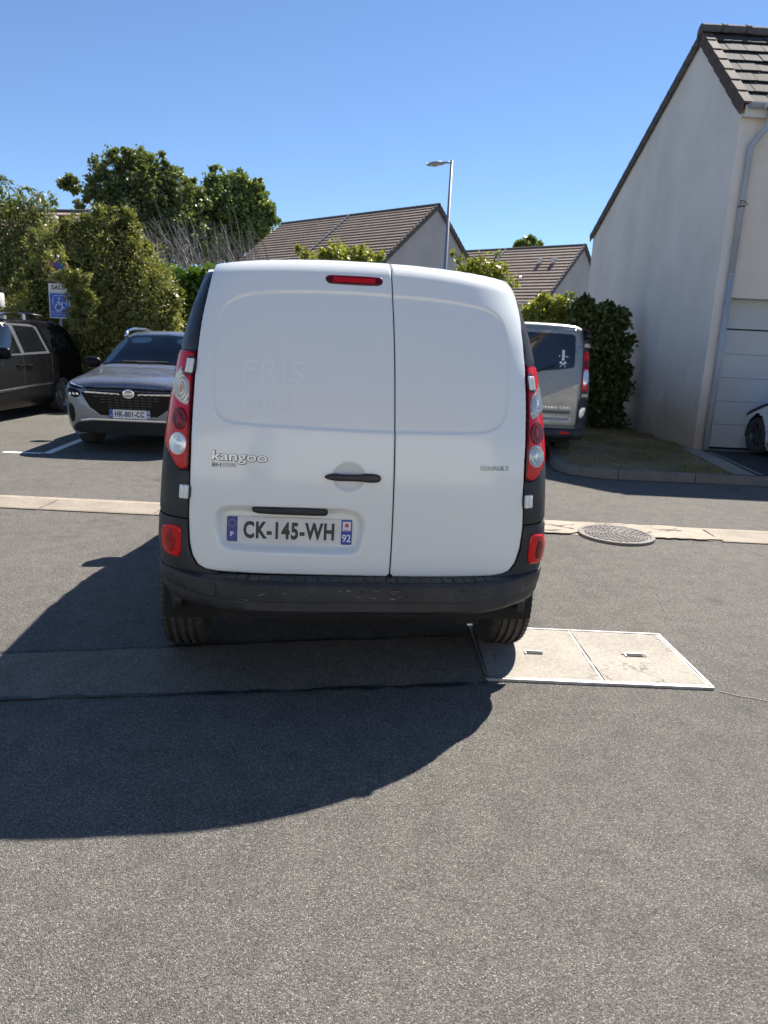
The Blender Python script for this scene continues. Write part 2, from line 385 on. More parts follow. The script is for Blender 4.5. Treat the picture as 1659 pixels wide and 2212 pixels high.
def patch(poly, step, stepy=None):
    """fill an outline with a fine grid, cells cut at the outline"""
    poly = np.asarray(poly, float); sy = stepy or step
    if ((poly[:, 0] * np.roll(poly[:, 1], -1) - np.roll(poly[:, 0], -1) * poly[:, 1]).sum()) < 0: poly = poly[::-1]
    lo = poly.min(0) - 1e-4; hi = poly.max(0) + 1e-4
    nx = max(1, int(math.ceil((hi[0] - lo[0]) / step))); ny = max(1, int(math.ceil((hi[1] - lo[1]) / sy)))
    xs = np.linspace(lo[0], hi[0], nx + 1); ys = np.linspace(lo[1], hi[1], ny + 1)
    touched = set()
    for i in range(len(poly)):
        a, b = poly[i], poly[(i + 1) % len(poly)]
        m = int(max(abs(b - a) / np.array([step, sy])) * 6) + 2
        for t in np.linspace(0, 1, m):
            p = a + (b - a) * t
            touched.add((min(nx - 1, int((p[0] - lo[0]) / (hi[0] - lo[0]) * nx)), min(ny - 1, int((p[1] - lo[1]) / (hi[1] - lo[1]) * ny))))
    cx, cy = (xs[:-1] + xs[1:]) / 2, (ys[:-1] + ys[1:]) / 2
    C = np.stack(np.meshgrid(cx, cy, indexing='ij'), -1).reshape(-1, 2); ins = inside(C, poly).reshape(nx, ny)
    idx = {}; V = []; F = []
    def vid(x, y):
        k = (round(x * 2e5), round(y * 2e5))
        if k not in idx: idx[k] = len(V); V.append((x, y))
        return idx[k]
    pl = [tuple(p) for p in poly]
    def clip(P, ax, val, keep):
        out = []; n_ = len(P)
        for i in range(n_):
            a, b = P[i], P[(i + 1) % n_]; ia = (a[ax] - val) * keep >= 0; ib = (b[ax] - val) * keep >= 0
            if ia: out.append(a)
            if ia != ib:
                t = (val - a[ax]) / (b[ax] - a[ax]); q = [a[0] + (b[0] - a[0]) * t, a[1] + (b[1] - a[1]) * t]; q[ax] = val; out.append(tuple(q))
        return out
    strips = {}
    for i in range(nx):
        sp_ = None
        for j in range(ny):
            if (i, j) in touched:
                if sp_ is None: sp_ = clip(clip(pl, 0, xs[i], 1), 0, xs[i + 1], -1)
                P = clip(clip(sp_, 1, ys[j], 1), 1, ys[j + 1], -1)
                ids = []
                for p in P:
                    k = vid(*p)
                    if not ids or ids[-1] != k: ids.append(k)
                if len(ids) > 1 and ids[0] == ids[-1]: ids.pop()
                if len(set(ids)) >= 3 and len(set(ids)) == len(ids): F.append(tuple(ids))
            elif ins[i, j]:
                F.append((vid(xs[i], ys[j]), vid(xs[i + 1], ys[j]), vid(xs[i + 1], ys[j + 1]), vid(xs[i], ys[j + 1])))
    return np.array(V), F, poly
def panel(name, poly, step, mapf, mat, parent, depth=.006, off=0., rnd=.002, offf=None, smooth=True, stepy=None):
    """a sheet following a curved surface: mapf(P2, off) -> 3-D, with rim going back by depth"""
    V2, F, poly = patch(poly, step, stepy)
    o = np.full(len(V2), float(off))
    if offf is not None: o = o + offf(V2)
    if rnd > 0:
        d = pdist(V2, poly); k = np.clip(d / (rnd * 1.5), 0, 1); o -= rnd * (1 - np.sqrt(np.maximum(0, 1 - (1 - k) ** 2)))
    V3 = mapf(V2, o); cnt = {}
    for f in F:
        for i in range(len(f)):
            a, b = f[i], f[(i + 1) % len(f)]; e = (min(a, b), max(a, b))
            cnt[e] = None if e in cnt else (a, b)
    be = [v for v in cnt.values() if v]
    ids = sorted({i for e in be for i in e}); mp1 = {v: len(V2) + k for k, v in enumerate(ids)}; mp2 = {v: len(V2) + len(ids) + k for k, v in enumerate(ids)}
    VV = [V3]; FF = list(F)
    if depth > 0 and ids:
        VV.append(V3[ids]); VV.append(mapf(V2[ids], o[ids] - depth))
        FF += [(mp1[b], mp1[a], mp2[a], mp2[b]) for a, b in be]
    return mesh(name, np.concatenate(VV), FF, mat, parent, smooth)

def text_geo(s, extrude=0., bold=0., spacing=1.0, res=3):
    c = bpy.data.curves.new('txt', 'FONT'); c.body = s; c.extrude = extrude; c.offset = bold; c.space_character = spacing; c.resolution_u = res
    c.align_x = 'CENTER'
    o = bpy.data.objects.new('txt', c); COL.objects.link(o); dg = bpy.context.evaluated_depsgraph_get(); dg.update()
    me = o.evaluated_get(dg).to_mesh()
    V = np.array([v.co[:] for v in me.vertices]); F = [tuple(p.vertices) for p in me.polygons]
    o.evaluated_get(dg).to_mesh_clear(); bpy.data.objects.remove(o); bpy.data.curves.remove(c)
    lo, hi = V[:, :2].min(0), V[:, :2].max(0); V[:, :2] -= (lo + hi) / 2
    return V, F, hi - lo
def text_on(name, s, w, h, mapf, mat, parent, thick=.0015, base=.0005, bold=.0, spacing=1.0):
    """mapf(P2 (u right, v up) , off)"""
    V, F, sz = text_geo(s, .5, bold, spacing)
    P = V[:, :2] / sz * np.array([w, h]); o = base + (V[:, 2] + .5) * thick
    return mesh(name, mapf(P, o), F, mat, parent)

# ================================================================== the ground
def sheet(name, poly, z, mat, parent=None, step=None, wob=0., kind=None):
    P = np.array(poly, float)
    if step:
        Q = []
        for i in range(len(P)):
            a, b = P[i], P[(i + 1) % len(P)]; m = max(1, int(np.hypot(*(b - a)) / step))
            for k in range(m):
                p = a + (b - a) * k / m
                Q.append(p + (rng.normal(0, wob, 2) if wob else 0))
        P = np.array(Q)
    n = len(P)
    bm = bmesh.new(); vs = [bm.verts.new((p[0], p[1], z)) for p in P]; f = bm.faces.new(vs); f.normal_update()
    if f.normal.z < 0: f.normal_flip()
    bmesh.ops.triangulate(bm, faces=bm.faces[:])
    me = bpy.data.meshes.new(name); bm.to_mesh(me); bm.free(); me.materials.append(MT[mat])
    o = link(bpy.data.objects.new(name, me), parent)
    if kind: o['kind'] = kind
    return o
def strip(name, pts, w, z, mat, parent=None, wob=0.):
    pts = np.array(pts, float); V = []; F = []
    for i, p in enumerate(pts):
        d = pts[min(i + 1, len(pts) - 1)] - pts[max(i - 1, 0)]; nrm = np.array([-d[1], d[0]]) / (np.hypot(*d) + 1e-9)
        ww = w * (1 + (rng.normal(0, wob) if wob else 0)) / 2
        V += [(*(p + nrm * ww), z), (*(p - nrm * ww), z)]
    F = [(2 * i, 2 * i + 1, 2 * i + 3, 2 * i + 2) for i in range(len(pts) - 1)]
    return mesh(name, V, F, mat, parent)
def wig(a, b, n, amp):
    t = np.linspace(0, 1, n)[:, None]; P = np.array(a) * (1 - t) + np.array(b) * t
    w = np.cumsum(rng.normal(0, amp, (n, 2)), 0); w -= t * w[-1]; return P + w

ground = sheet('ground', [(-500, -400), (500, -400), (500, 700), (-500, 700)], 0., 'asphalt', kind='structure')
tp_top = np.array([(-6, 2.3), (-3.4, 2.78), (-1.8, 3.13), (-1.08, 3.28), (-.4, 3.43), (.5, 3.62)])
tp_bot = np.array([(.53, 3.06), (-.23, 2.92), (-.9, 2.80), (-1.56, 2.70), (-3.4, 2.40), (-6, 1.95)])
tp = sheet('trench_patch', np.concatenate([tp_top, tp_bot]), .004, 'asphalt_patch', step=.12, wob=.008, kind='structure')
def resample(P, st):
    out = []
    for a, b in zip(P[:-1], P[1:]):
        m = max(1, int(np.hypot(*(b - a)) / st))
        for k in range(m): out.append(a + (b - a) * k / m)
    out.append(P[-1]); return np.array(out) + rng.normal(0, .006, (len(out), 2))
strip('tar_seam', resample(tp_bot, .07), .02, .008, 'tar', tp, .5)
strip('tar_seam', resample(tp_top, .07), .014, .008, 'tar', tp, .5)
for a, b, n in (((1.75, 4.15), (1.95, 4.75), 14), ((1.62, 3.1), (2.6, 2.55), 16), ((3.0, 6.0), (3.3, 4.6), 18), ((-2.6, 4.4), (-3.8, 5.7), 18)):
    strip('crack', wig(a, b, n, .012), .005, .004, 'tar', ground, .5)
# bay markings
bays = empty('parking_markings', (0, 0, .004)); tag(bays, kind='structure')
strip('bay_line', [(-4.34, 8.96), (-4.62, 11.7), (-4.9, 14.6)], .11, 0.0, 'white_line', bays)
strip('bay_line', [(-4.87, 8.91), (-4.40, 8.955)], .10, 0.0, 'white_line', bays)
strip('bay_line', [(-1.85, 9.1), (-2.4, 14.6)], .11, 0.0, 'white_line', bays)
# concrete gutter strip with its single segments
gut = sheet('gutter_channel', [(-16, 5.93), (16, 6.07), (16, 6.52), (-16, 6.46)], .004, 'mortar', kind='structure')
x = -16.0
while x < 16:
    L = 1.0 if x < 1 else .98
    if not (1.15 < x + L / 2 < 2.95):
        x0, x1 = x + .005, x + L - .005
        y0 = 5.99 + .0035 * x + rng.normal(0, .003); w = .41 + (.03 if x > 0 else 0)
        V = []; F = []
        prof = [(0, .008), (.02, .014), (w * .5, .009), (w - .02, .014), (w, .008)]
        for xx in (x0, x1):
            for dy, z in prof: V.append((xx, y0 + dy, z))
        F = [(i, i + 5, i + 6, i + 1) for i in range(4)]
        mesh('concrete_segment', V, F, 'gutter', gut)
    x += L
sheet('mortar_patch', [(1.2, 6.02), (1.5, 6.0), (1.72, 6.05), (1.85, 5.82), (2.2, 5.83), (2.36, 6.0), (2.75, 6.02), (2.98, 6.03), (2.85, 6.3), (2.72, 6.47), (2.2, 6.46), (1.7, 6.47), (1.25, 6.47)], .016, 'mortar', gut, step=.06, wob=.012)
for a, b, n in (((1.3, 6.2), (1.75, 6.33), 10), ((1.45, 6.35), (1.7, 6.16), 8), ((2.35, 6.15), (2.7, 6.38), 10), ((2.45, 6.3), (2.72, 6.3), 8), ((2.0, 6.4), (2.25, 6.45), 6), ((1.28, 6.1), (1.62, 6.1), 8)):
    strip('crack', wig(a, b, n, .016), .012, .020, 'tar', gut, .7)

# manhole cover in the gutter
mh = empty('manhole_cover', (2.04, 6.04, .02))
tag(mh, 'round cast iron manhole cover with raised pattern set in the concrete gutter strip', 'manhole cover')
I3 = lambda v: v
MB().lathe([(.325, -.018), (.325, .004), (.29, .004), (.29, -.018)], 40, I3).build('frame_ring', 'iron', mh)
MB().lathe([(.285, -.018), (.285, -.002), (.27, .0), (.001, .0)], 40, I3).build('cover_disc', 'iron', mh)
mb = MB()
for k, r_ in enumerate(np.arange(.035, .27, .028)):
    m_ = max(6, int(2 * math.pi * r_ / .055))
    for i in range(m_):
        a = 2 * math.pi * (i + .5 * (k % 2)) / m_; da = .017 / r_
        P = [(r_ - .009, a - da), (r_ + .009, a - da), (r_ + .009, a + da), (r_ - .009, a + da)]
        c = [(p * math.cos(t), p * math.sin(t)) for p, t in P]
        mb.prism(c, lambda u, v: (u, v, -.001), lambda u, v: (u, v, .006))
tag(mb.build('tread_pattern', 'iron', mh), kind='stuff')

# two-slab chamber cover under the van's right wheel
cv = empty('chamber_cover', (0, 0, 0))
tag(cv, 'pair of beige concrete chamber covers in a steel frame under the right rear wheel', 'utility cover')
A, B, C_, D_ = np.array((.525, 3.095)), np.array((1.60, 3.11)), np.array((1.575, 3.755)), np.array((.515, 3.745))
E_, F_ = (A + B) / 2 + np.array((.02, 0)), (D_ + C_) / 2 + np.array((.02, 0))
def frame_bar(a, b, w, h, name='frame_bar'):
    d = (b - a) / np.hypot(*(b - a)); nn = np.array([-d[1], d[0]]) * w / 2
    P = [a - nn, b - nn, b + nn, a + nn]
    mb = MB().prism([tuple(p) for p in P], lambda u, v: (u, v, -.02), lambda u, v: (u, v, h)); return mb.build(name, 'steel', cv)
def inset(P, k):
    c = np.mean(P, 0); return [tuple(p + (c - p) / np.hypot(*(c - p)) * k) for p in P]
for a, b in ((A, B), (B, C_), (C_, D_), (D_, A)): frame_bar(a, b, .010, .014)
for a, b in ((A, B), (B, C_)):
    d = (b - a) / np.hypot(*(b - a)); nn = np.array([-d[1], d[0]]) * .024; frame_bar(a + nn * .7 + d * .02, b + nn * .7 - d * .02, .005, .0135, 'inner_frame_bar')
frame_bar(E_ + (F_ - E_) * .02, F_ - (F_ - E_) * .02, .010, .0105, 'divider_bar')
def slab_with_slot(P, hc, broken):
    P = [np.array(p) for p in inset(P, .015)]
    slab = sheet('concrete_slab', P, .0125, 'slab', cv, step=.05, wob=.0015)
    s = sheet('slot', [(hc[0] - .04, hc[1] - .014), (hc[0] + .04, hc[1] - .014), (hc[0] + .042, hc[1] + .014), (hc[0] - .04, hc[1] + .014)], .0165, 'seal', slab)
    MB().box(hc[0] - .046, hc[0] + .04, hc[1] + .012, hc[1] + .018, .012, .020).box(hc[0] - .052, hc[0] - .044, hc[1] - .018, hc[1] + .018, .012, .019).build('slot_frame', 'steel', slab)
    if broken: sheet('broken_edge', [(hc[0] - .07, hc[1] + .004), (hc[0] - .03, hc[1] + .03), (hc[0] + .05, hc[1] + .026), (hc[0] + .075, hc[1] - .02), (hc[0] + .03, hc[1] - .012)], .0148, 'tar', slab, step=.015, wob=.004)
slab_with_slot([A, E_, F_, D_], gnd(2137 * .54004, 2622 * .54004)[:2], False)
slab_with_slot([E_, B, C_, F_], gnd(2536 * .54004, 2632 * .54004)[:2], True)

# lawn island with kerb, edging and drive
kpath = np.array([(14, 9.24), (9, 9.2), (5, 9.17), (2.78, 9.14), (2.5, 9.26), (2.38, 9.55), (2.45, 10.2), (2.62, 11.), (2.8, 12.), (3.0, 13.5), (3.1, 16.5)])
pl = []
for a, b in zip(kpath[:-1], kpath[1:]):
    m = max(1, int(np.hypot(*(b - a)) / .12))
    for k in range(m): pl.append(a + (b - a) * k / m)
pl.append(kpath[-1]); pl = np.array(pl)
for _ in range(3): pl[1:-1] = (pl[:-2] + 2 * pl[1:-1] + pl[2:]) / 4
kerb = strip('kerb', pl, .19, .012, 'mortar'); kerb['kind'] = 'structure'
seglen = np.hypot(*np.diff(pl, axis=0).T); cum = np.concatenate([[0], np.cumsum(seglen)])
s0 = 0.0
def at(s): return np.array([np.interp(s, cum, pl[:, 0]), np.interp(s, cum, pl[:, 1])])
while s0 < cum[-1] - .2:
    s1 = min(s0 + 1.0, cum[-1]); ss = np.linspace(s0 + .006, s1 - .006, 6); V = []; F = []
    zt = .115 + rng.normal(0, .004)
    for s in ss:
        p = at(s); d = at(s + .02) - at(s - .02); d /= np.hypot(*d) + 1e-9; nn = np.array([d[1], -d[0]])
        for o_, z in ((-.085, .0), (-.08, zt - .035), (-.06, zt - .004), (-.03, zt), (.07, zt), (.075, .0)): V.append((*(p - nn * o_), z))
    for i in range(5):
        for j in range(5): F.append((i * 6 + j, i * 6 + j + 1, i * 6 + j + 7, i * 6 + j + 6))
    F += [tuple(range(6)), tuple(reversed(range(30, 36)))]
    mesh('kerb_stone', V, F, 'kerb', kerb); s0 = s1
lawn_poly = [(4.56, 9.235), (2.86, 9.21), (2.64, 9.36), (2.46, 9.6), (2.52, 10.2), (2.69, 11.), (2.87, 12.), (3.07, 13.5), (3.17, 16.5), (5.25, 16.5), (5.25, 11.95), (4.9, 11.9), (4.82, 11.1)]
lawn = sheet('lawn', lawn_poly, .105, 'soil', step=.3, kind='structure')
sheet('drive_edging', [(4.56, 9.235), (4.86, 9.235), (5.14, 11.0), (5.22, 11.95), (4.9, 11.9), (4.82, 11.1)], .118, 'gutter', step=.3, kind='structure')
sheet('driveway', [(4.99, 9.24), (14, 9.27), (14, 12.85), (5.22, 12.85), (5.24, 11.2)], .108, 'asphalt_drive', kind='structure')
strip('drive_border', [(4.93, 9.24), (5.19, 11.0), (5.25, 11.6)], .07, .122, 'kerb')['kind'] = 'structure'
# grass
lp = np.array(lawn_poly); N = 26000
P = np.stack([rng.uniform(2.4, 5.25, N), rng.uniform(9.2, 16.5, N)], 1); P = P[inside(P, lp)]
dry = .5 + .5 * np.sin(P[:, 0] * 3.1 + 1.3 * np.sin(P[:, 1] * 2.2)) * np.cos(P[:, 1] * 2.7); keep = rng.random(len(P)) < (.35 + .65 * dry); P = P[keep]; dry = dry[keep]
n = len(P); h = rng.uniform(.015, .045, n) * (.8 + dry); a = rng.uniform(0, 2 * math.pi, n); w = rng.uniform(.005, .010, n); ln = rng.normal(0, .6, (n, 2)) * h[:, None]
z0 = np.full(n, .104); V = np.zeros((n, 3, 3))
V[:, 0] = np.stack([P[:, 0] - np.cos(a) * w, P[:, 1] - np.sin(a) * w, z0], 1); V[:, 1] = np.stack([P[:, 0] + np.cos(a) * w, P[:, 1] + np.sin(a) * w, z0], 1)
V[:, 2] = np.stack([P[:, 0] + ln[:, 0], P[:, 1] + ln[:, 1], z0 + h], 1)
tint = np.repeat(np.clip(dry * .75 + rng.normal(0, .2, n), 0, 1), 3)
g = mesh_np('grass', V.reshape(-1, 3), np.arange(3 * n).reshape(-1, 3), 'grass', tint=tint)
tag(g, 'short parched grass on the lawn beside the gable wall', 'grass', kind='stuff')

# ================================================================== the white delivery van
PSI = R(6.75); VO = np.array([-.09, 2.86, 0.])
ve = np.array([math.cos(PSI), math.sin(PSI), 0]); vn = np.array([-math.sin(PSI), math.cos(PSI), 0])
VC = np.array([np.dot(-VO, ve), np.dot(-VO, vn), CAMH])
zz = np.linspace(.1, 2.0, 1200)
def smtab(T, win):
    T = np.array(T); y = np.interp(zz, T[:, 0], T[:, 1]); k = max(3, int(win / (zz[1] - zz[0]))) | 1
    yp = np.pad(y, k // 2, mode='edge'); return np.convolve(yp, np.ones(k) / k, 'valid')
WT = smtab([(.2, .82), (.38, .832), (.5, .845), (.6, .858), (.68, .865), (.8, .863), (.97, .850), (1.11, .836), (1.27, .813), (1.45, .784), (1.56, .76), (1.64, .738), (1.74, .704), (1.82, .678), (1.9, .65)], .07)
Y0T = smtab([(.2, 0), (.95, 0), (1.15, .018), (1.4, .07), (1.6, .135), (1.75, .20), (1.9, .275)], .16)
W_ = lambda z: np.interp(z, zz, WT); Y0_ = lambda z: np.interp(z, zz, Y0T)
SN, SL, SW = 3.8, .38, .87
th = np.linspace(0, math.pi / 2, 4000) ; ax = SW * np.sin(th) ** (2 / SN); ay = SL * (1 - np.cos(th) ** (2 / SN))
aq = np.concatenate([[0], np.cumsum(np.hypot(np.diff(ax), np.diff(ay)))]); QM = aq[-1]
ztop = lambda x: 1.862 - .088 * x ** 2
BR = .072
def bend(d):
    k = np.clip(1 - d / BR, 0, 1); return BR * (1 - np.sqrt(np.maximum(0, 1 - k ** 2))) 
def vsurf(q, z):
    q = np.asarray(q, float); z = np.asarray(z, float); a = np.abs(q)
    x = np.sign(q) * np.interp(a, aq, ax) * W_(z) / SW
    y = Y0_(z) + np.interp(a, aq, ay) + np.maximum(0, a - QM) + bend(ztop(x) - z)
    return np.stack([x, y, z], -1)
def vmap(P, off):
    q, z = P[:, 0], P[:, 1]; e = 1e-3; p = vsurf(q, z)
    du = vsurf(q + e, z) - vsurf(q - e, z); dv = vsurf(q, np.minimum(z + e, 1.862)) - vsurf(q, z - e)
    nrm = np.cross(du, dv); nrm /= np.linalg.norm(nrm, axis=1)[:, None] + 1e-9
    return p + nrm * np.asarray(off)[:, None]
def pxq(pts):
    """picture point -> (q, z) on the van's rear skin"""
    out = []
    for px, py in pts:
        r = ray(px, py); d = np.array([np.dot(r, ve), np.dot(r, vn), r[2]])
        yl = np.linspace(-.2, .75, 1500); t = (yl - VC[1]) / d[1]; x = VC[0] + d[0] * t; z = VC[2] + d[2] * t
        w = W_(z); rr = np.abs(x) / w
        S = np.where(rr < 1, Y0_(z) + SL * (1 - np.maximum(0, 1 - np.minimum(rr, 1) ** SN) ** (1 / SN)) + bend(ztop(x) - z), 9)
        g = yl - S; k = np.where((g[:-1] < 0) & (g[1:] >= 0))[0]
        if len(k): i = k[0]; f = -g[i] / (g[i + 1] - g[i]); xx, zl = x[i] + f * (x[i + 1] - x[i]), z[i] + f * (z[i + 1] - z[i])
        else: i = int(np.argmax(g - 9 * (rr >= 1))) if (rr < 1).any() else int(np.argmin(rr)); xx, zl = x[i], z[i]
        q = np.sign(xx) * np.interp(min(SW * .9999, abs(xx) * SW / W_(zl)), ax, aq)
        out.append((q, zl))
    return np.array(out)
Z2 = lambda x, y: ((640 + x * .60277) * .54004, (1000 + y * .60277) * .54004)
Z3 = lambda x, y: ((1400 + x * .60277) * .54004, (1000 + y * .60277) * .54004)
Z4 = lambda x, y: ((640 + x * .60277) * .54004, (1750 + y * .60277) * .54004)
Z5 = lambda x, y: ((1500 + x * .48222) * .54004, (1750 + y * .48222) * .54004)
ZL = lambda x, y: ((640 + x * .27137) * .54004, (1350 + y * .27137) * .54004)
ZR = lambda x, y: ((2020 + x * .27137) * .54004, (1400 + y * .27137) * .54004)
zq = lambda Z, pts: pxq([Z(*p) for p in pts])

van = empty('delivery_van', tuple(VO), PSI)
tag(van, 'white panel delivery van with two rear doors parked in the middle of the road', 'van')

dl = zq(Z2, [(365, 85), (335, 200), (300, 350), (270, 500), (250, 655), (240, 740), (228, 850), (222, 950), (213, 1100), (205, 1300), (198, 1500)])
dl2 = zq(Z4, [(192, 450), (192, 600), (198, 700), (215, 780), (250, 840), (300, 870), (380, 885), (600, 897), (1000, 908)])
dr = zq(Z3, [(1078, 210), (1095, 260), (1120, 400), (1140, 550), (1155, 700), (1165, 850), (1170, 1000), (1168, 1200), (1160, 1400), (1150, 1600)])
dr2 = zq(Z5, [(1225, 750), (1200, 920), (1160, 1040), (1110, 1105), (1040, 1138), (950, 1148)])
ZB = .562; GX = .130
def topz(x): return ztop(x) - .004
def topq(x):
    x = np.asarray(x, float); z = topz(x); return np.stack([np.sign(x) * np.interp(np.abs(x) * SW / W_(z), ax, aq), z], -1)
dl[0] = topq(-.634); dr[0] = topq(.634)
for arr in (dl2, dr2): arr[:, 1] = np.maximum(arr[:, 1], ZB)
left_edge = np.concatenate([dl, dl2[:7]]); right_edge = np.concatenate([dr, dr2])
top_l = topq(np.linspace(-.634, .105 - .002, 24)); top_l[-1, 0] = GX - .003
top_r = topq(np.linspace(.105 + .002, .634, 18)); top_r[0, 0] = GX + .003
poly_l = np.concatenate([top_l[::-1], left_edge[1:], [[GX - .003 - .012, ZB], [GX - .003, ZB + .012]]])
poly_r = np.concatenate([top_r, right_edge[1:], [[GX + .015, ZB], [GX + .003, ZB + .012]]])
st_l = zq(Z2, [(1580, 303), (1300, 278), (900, 267), (650, 275), (520, 300), (440, 345), (400, 420), (375, 550), (358, 750), (350, 950), (360, 1050), (390, 1105), (440, 1140), (560, 1160), (900, 1180), (1200, 1200), (1570, 1215)])
st_r = zq(Z3, [(350, 305), (500, 318), (700, 345), (860, 375), (950, 410), (1010, 470), (1040, 560), (1055, 700), (1060, 850), (1055, 1000), (1040, 1100), (1010, 1160), (960, 1200), (880, 1220), (700, 1222), (340, 1215)])
stamp = smoothpoly(np.concatenate([st_l[::-1], st_r]), 2)
recess = smoothpoly(zq(Z4, [(440, 445), (700, 455), (1100, 465), (1280, 475), (1340, 510), (1365, 570), (1360, 650), (1340, 730), (1310, 775), (1250, 788), (900, 775), (600, 765), (470, 755), (410, 735), (380, 690), (360, 600), (355, 530), (375, 475)]), 2)
hc = zq(Z4, [(1255, 265)])[0]; hrx, hrz = .068, .060
sstep = lambda a, b, x: (lambda t: t * t * (3 - 2 * t))(np.clip((x - a) / (b - a), 0, 1))
def doorf(P):
    o = np.zeros(len(P))
    for poly, depth, ease, e0 in ((stamp, -.007, .007, 0.), (recess, -.044, .034, 0.)):
        near = (P[:, 0] > poly[:, 0].min() - .1) & (P[:, 0] < poly[:, 0].max() + .1) & (P[:, 1] > poly[:, 1].min() - .1) & (P[:, 1] < poly[:, 1].max() + .1)
        ix = np.where(near)[0]
        if len(ix):
            d = pdist(P[ix], poly) * np.where(inside(P[ix], poly), 1, -1); o[ix] += depth * sstep(-.002, ease, d)
    r_ = np.hypot((P[:, 0] - hc[0]) / hrx, (P[:, 1] - hc[1]) / hrz); o -= .019 * np.sqrt(np.clip(1 - r_ ** 2, 0, 1)) ** 1.3
    o += .0025 * sstep(1.06, 1.10, P[:, 1]) * 0
    return o
van_doors = []
for poly in (poly_l, poly_r):
    d = panel('rear_door', poly, .005, vmap, 'van_white', van, depth=.022, rnd=.004, offf=doorf); van_doors.append(d)
# faint ghost lettering left on the paint
gm = zq(Z2, [(755, 800), (770, 1022), (570, 1020)])
def flat(c, rot=0.):
    ca, sa = math.cos(rot), math.sin(rot)
    return lambda P, o: vmap(np.stack([c[0] + P[:, 0] * ca - P[:, 1] * sa, c[1] + P[:, 0] * sa + P[:, 1] * ca], 1), np.asarray(o) + doorf(np.array([[c[0], c[1]]]))[0])
text_on('ghost_lettering', 'FRIS', .265, .086, flat(gm[0]), 'van_white2', van_doors[0], .0004, .0009, .0)
text_on('ghost_lettering', '01.49', .175, .052, flat(gm[1] + np.array((.005, 0))), 'van_white2', van_doors[0], .0004, .0009)
panel('ghost_lettering', smoothpoly([(gm[2][0] - .016, gm[2][1] + .03), (gm[2][0] - .004, gm[2][1] + .034), (gm[2][0] - .006, gm[2][1] + .012), (gm[2][0] - .008, gm[2][1] - .008), (gm[2][0] + .008, gm[2][1] - .026), (gm[2][0] - .002, gm[2][1] - .034), (gm[2][0] - .018, gm[2][1] - .014)], 1), .01, lambda P, o: vmap(P, o - .007), 'van_white2', van_doors[0], depth=0, off=.0012, rnd=0)

# black skin behind the door gaps, stands in for their shade
qs = np.linspace(-1.0, 1.0, 160); zs = np.linspace(.42, 1, 60)
G = np.array([(q, .42 + ((1.775 if abs(q) < .74 else 1.69) - .42) * t) for t in np.linspace(0, 1, 70) for q in qs])
Vs = vmap(G, doorf(G) * 1.0 - .016); nq = len(qs)
mesh('door_gap_shade', Vs, [(j * nq + i, j * nq + i + 1, (j + 1) * nq + i + 1, (j + 1) * nq + i) for j in range(69) for i in range(nq - 1)], 'seal', van, True)

# corner trims and lamps
tl_out = zq(ZL, [(290, 170), (230, 430), (170, 750), (130, 1100), (80, 1480), (100, 1600), (170, 1750), (240, 1880), (300, 1945), (440, 1950)])
tl_in = zq(ZL, [(465, 1400), (480, 1000), (510, 600), (540, 400), (553, 165)])
tr_out = zq(ZR, [(505, 240), (530, 400), (560, 700), (590, 1100), (598, 1500), (570, 1680), (510, 1820), (470, 1890), (400, 1935), (280, 1930)])
tr_in = zq(ZR, [(285, 1600), (300, 1200), (310, 800), (308, 560), (305, 240)])
SILQ = 1.035
def corner(side, out, inn, edge):
    s = side; S = np.array([s, 1.])
    def clampq(P):
        P = np.array(P); P[:, 0] = s * np.minimum(np.abs(P[:, 0]), SILQ); return P
    out, inn = clampq(out), clampq(inn)
    zt, zb = out[0][1], out[-1][1]
    e_in = lambda z: np.interp(z, edge[::-1, 1], np.abs(edge[::-1, 0])) + .006
    oq = lambda z: SILQ - .02
    # upper trim
    zl = np.linspace(zt + .003, 1.788, 26)
    outer = [(s * min(QM * .97, np.interp(z, [1.4, 1.6, 1.75, 1.8], [1.03, 1.0, .955, .93])), z) for z in zl]; inner = [(s * e_in(z), z) for z in zl[::-1]]
    panel('pillar_trim', np.array(outer + inner), .02, vmap, 'trim', van, depth=.02, off=.001, rnd=.004)
    # lamp
    zl = np.linspace(zb, zt, 14)
    inner = [(s * (e_in(z) + .004), z) for z in zl]
    ok = out[np.argsort(-out[:, 1])]; body = np.array([p for p in out[:-1]] + inner)
    lamp = panel('tail_light', body, .009, vmap, 'lens_deep', van, depth=.02, off=.004, rnd=.004)
    # red field inside the dark surround
    c = body.mean(0); fld = smoothpoly(np.array([p + (c - p) * np.array([.10, .025]) for p in body]), 1)
    rib = lambda P: .0009 * np.sin(P[:, 1] * 900)
    panel('red_lens', fld, .004, vmap, 'lens_red', lamp, depth=.001, off=.0052, rnd=.001, offf=rib)
    return lamp, e_in
lampL, einL = corner(-1, tl_out, tl_in, left_edge[:11])
lampR, einR = corner(1, tr_out, tr_in, right_edge[:10])
def ring_lens(lamp, Z, poly, c, mat, bulb, ringf, rimm, k=1.0):
    P = smoothpoly(zq(Z, poly), 1); c = zq(Z, [c])[0]
    f = lambda Q: .0022 * (0.5 + .5 * np.cos(np.hypot((Q[:, 0] - c[0]) * 1.0, (Q[:, 1] - c[1]) * .8) * ringf))
    if rimm:
        cc = P.mean(0); panel('lens_surround', cc + (P - cc) * 1.05, .012, vmap, rimm, lamp, depth=.001, off=.0066, rnd=0)
    L = panel('lens', P, .0025, vmap, mat, lamp, depth=.001, off=.0076, rnd=.001, offf=f)
    t = np.linspace(0, 2 * math.pi, 20, endpoint=False)
    panel('bulb', np.stack([c[0] + .013 * np.cos(t), c[1] + .018 * np.sin(t)], 1), .005, vmap, bulb, L, depth=.002, off=.0105, rnd=.004)
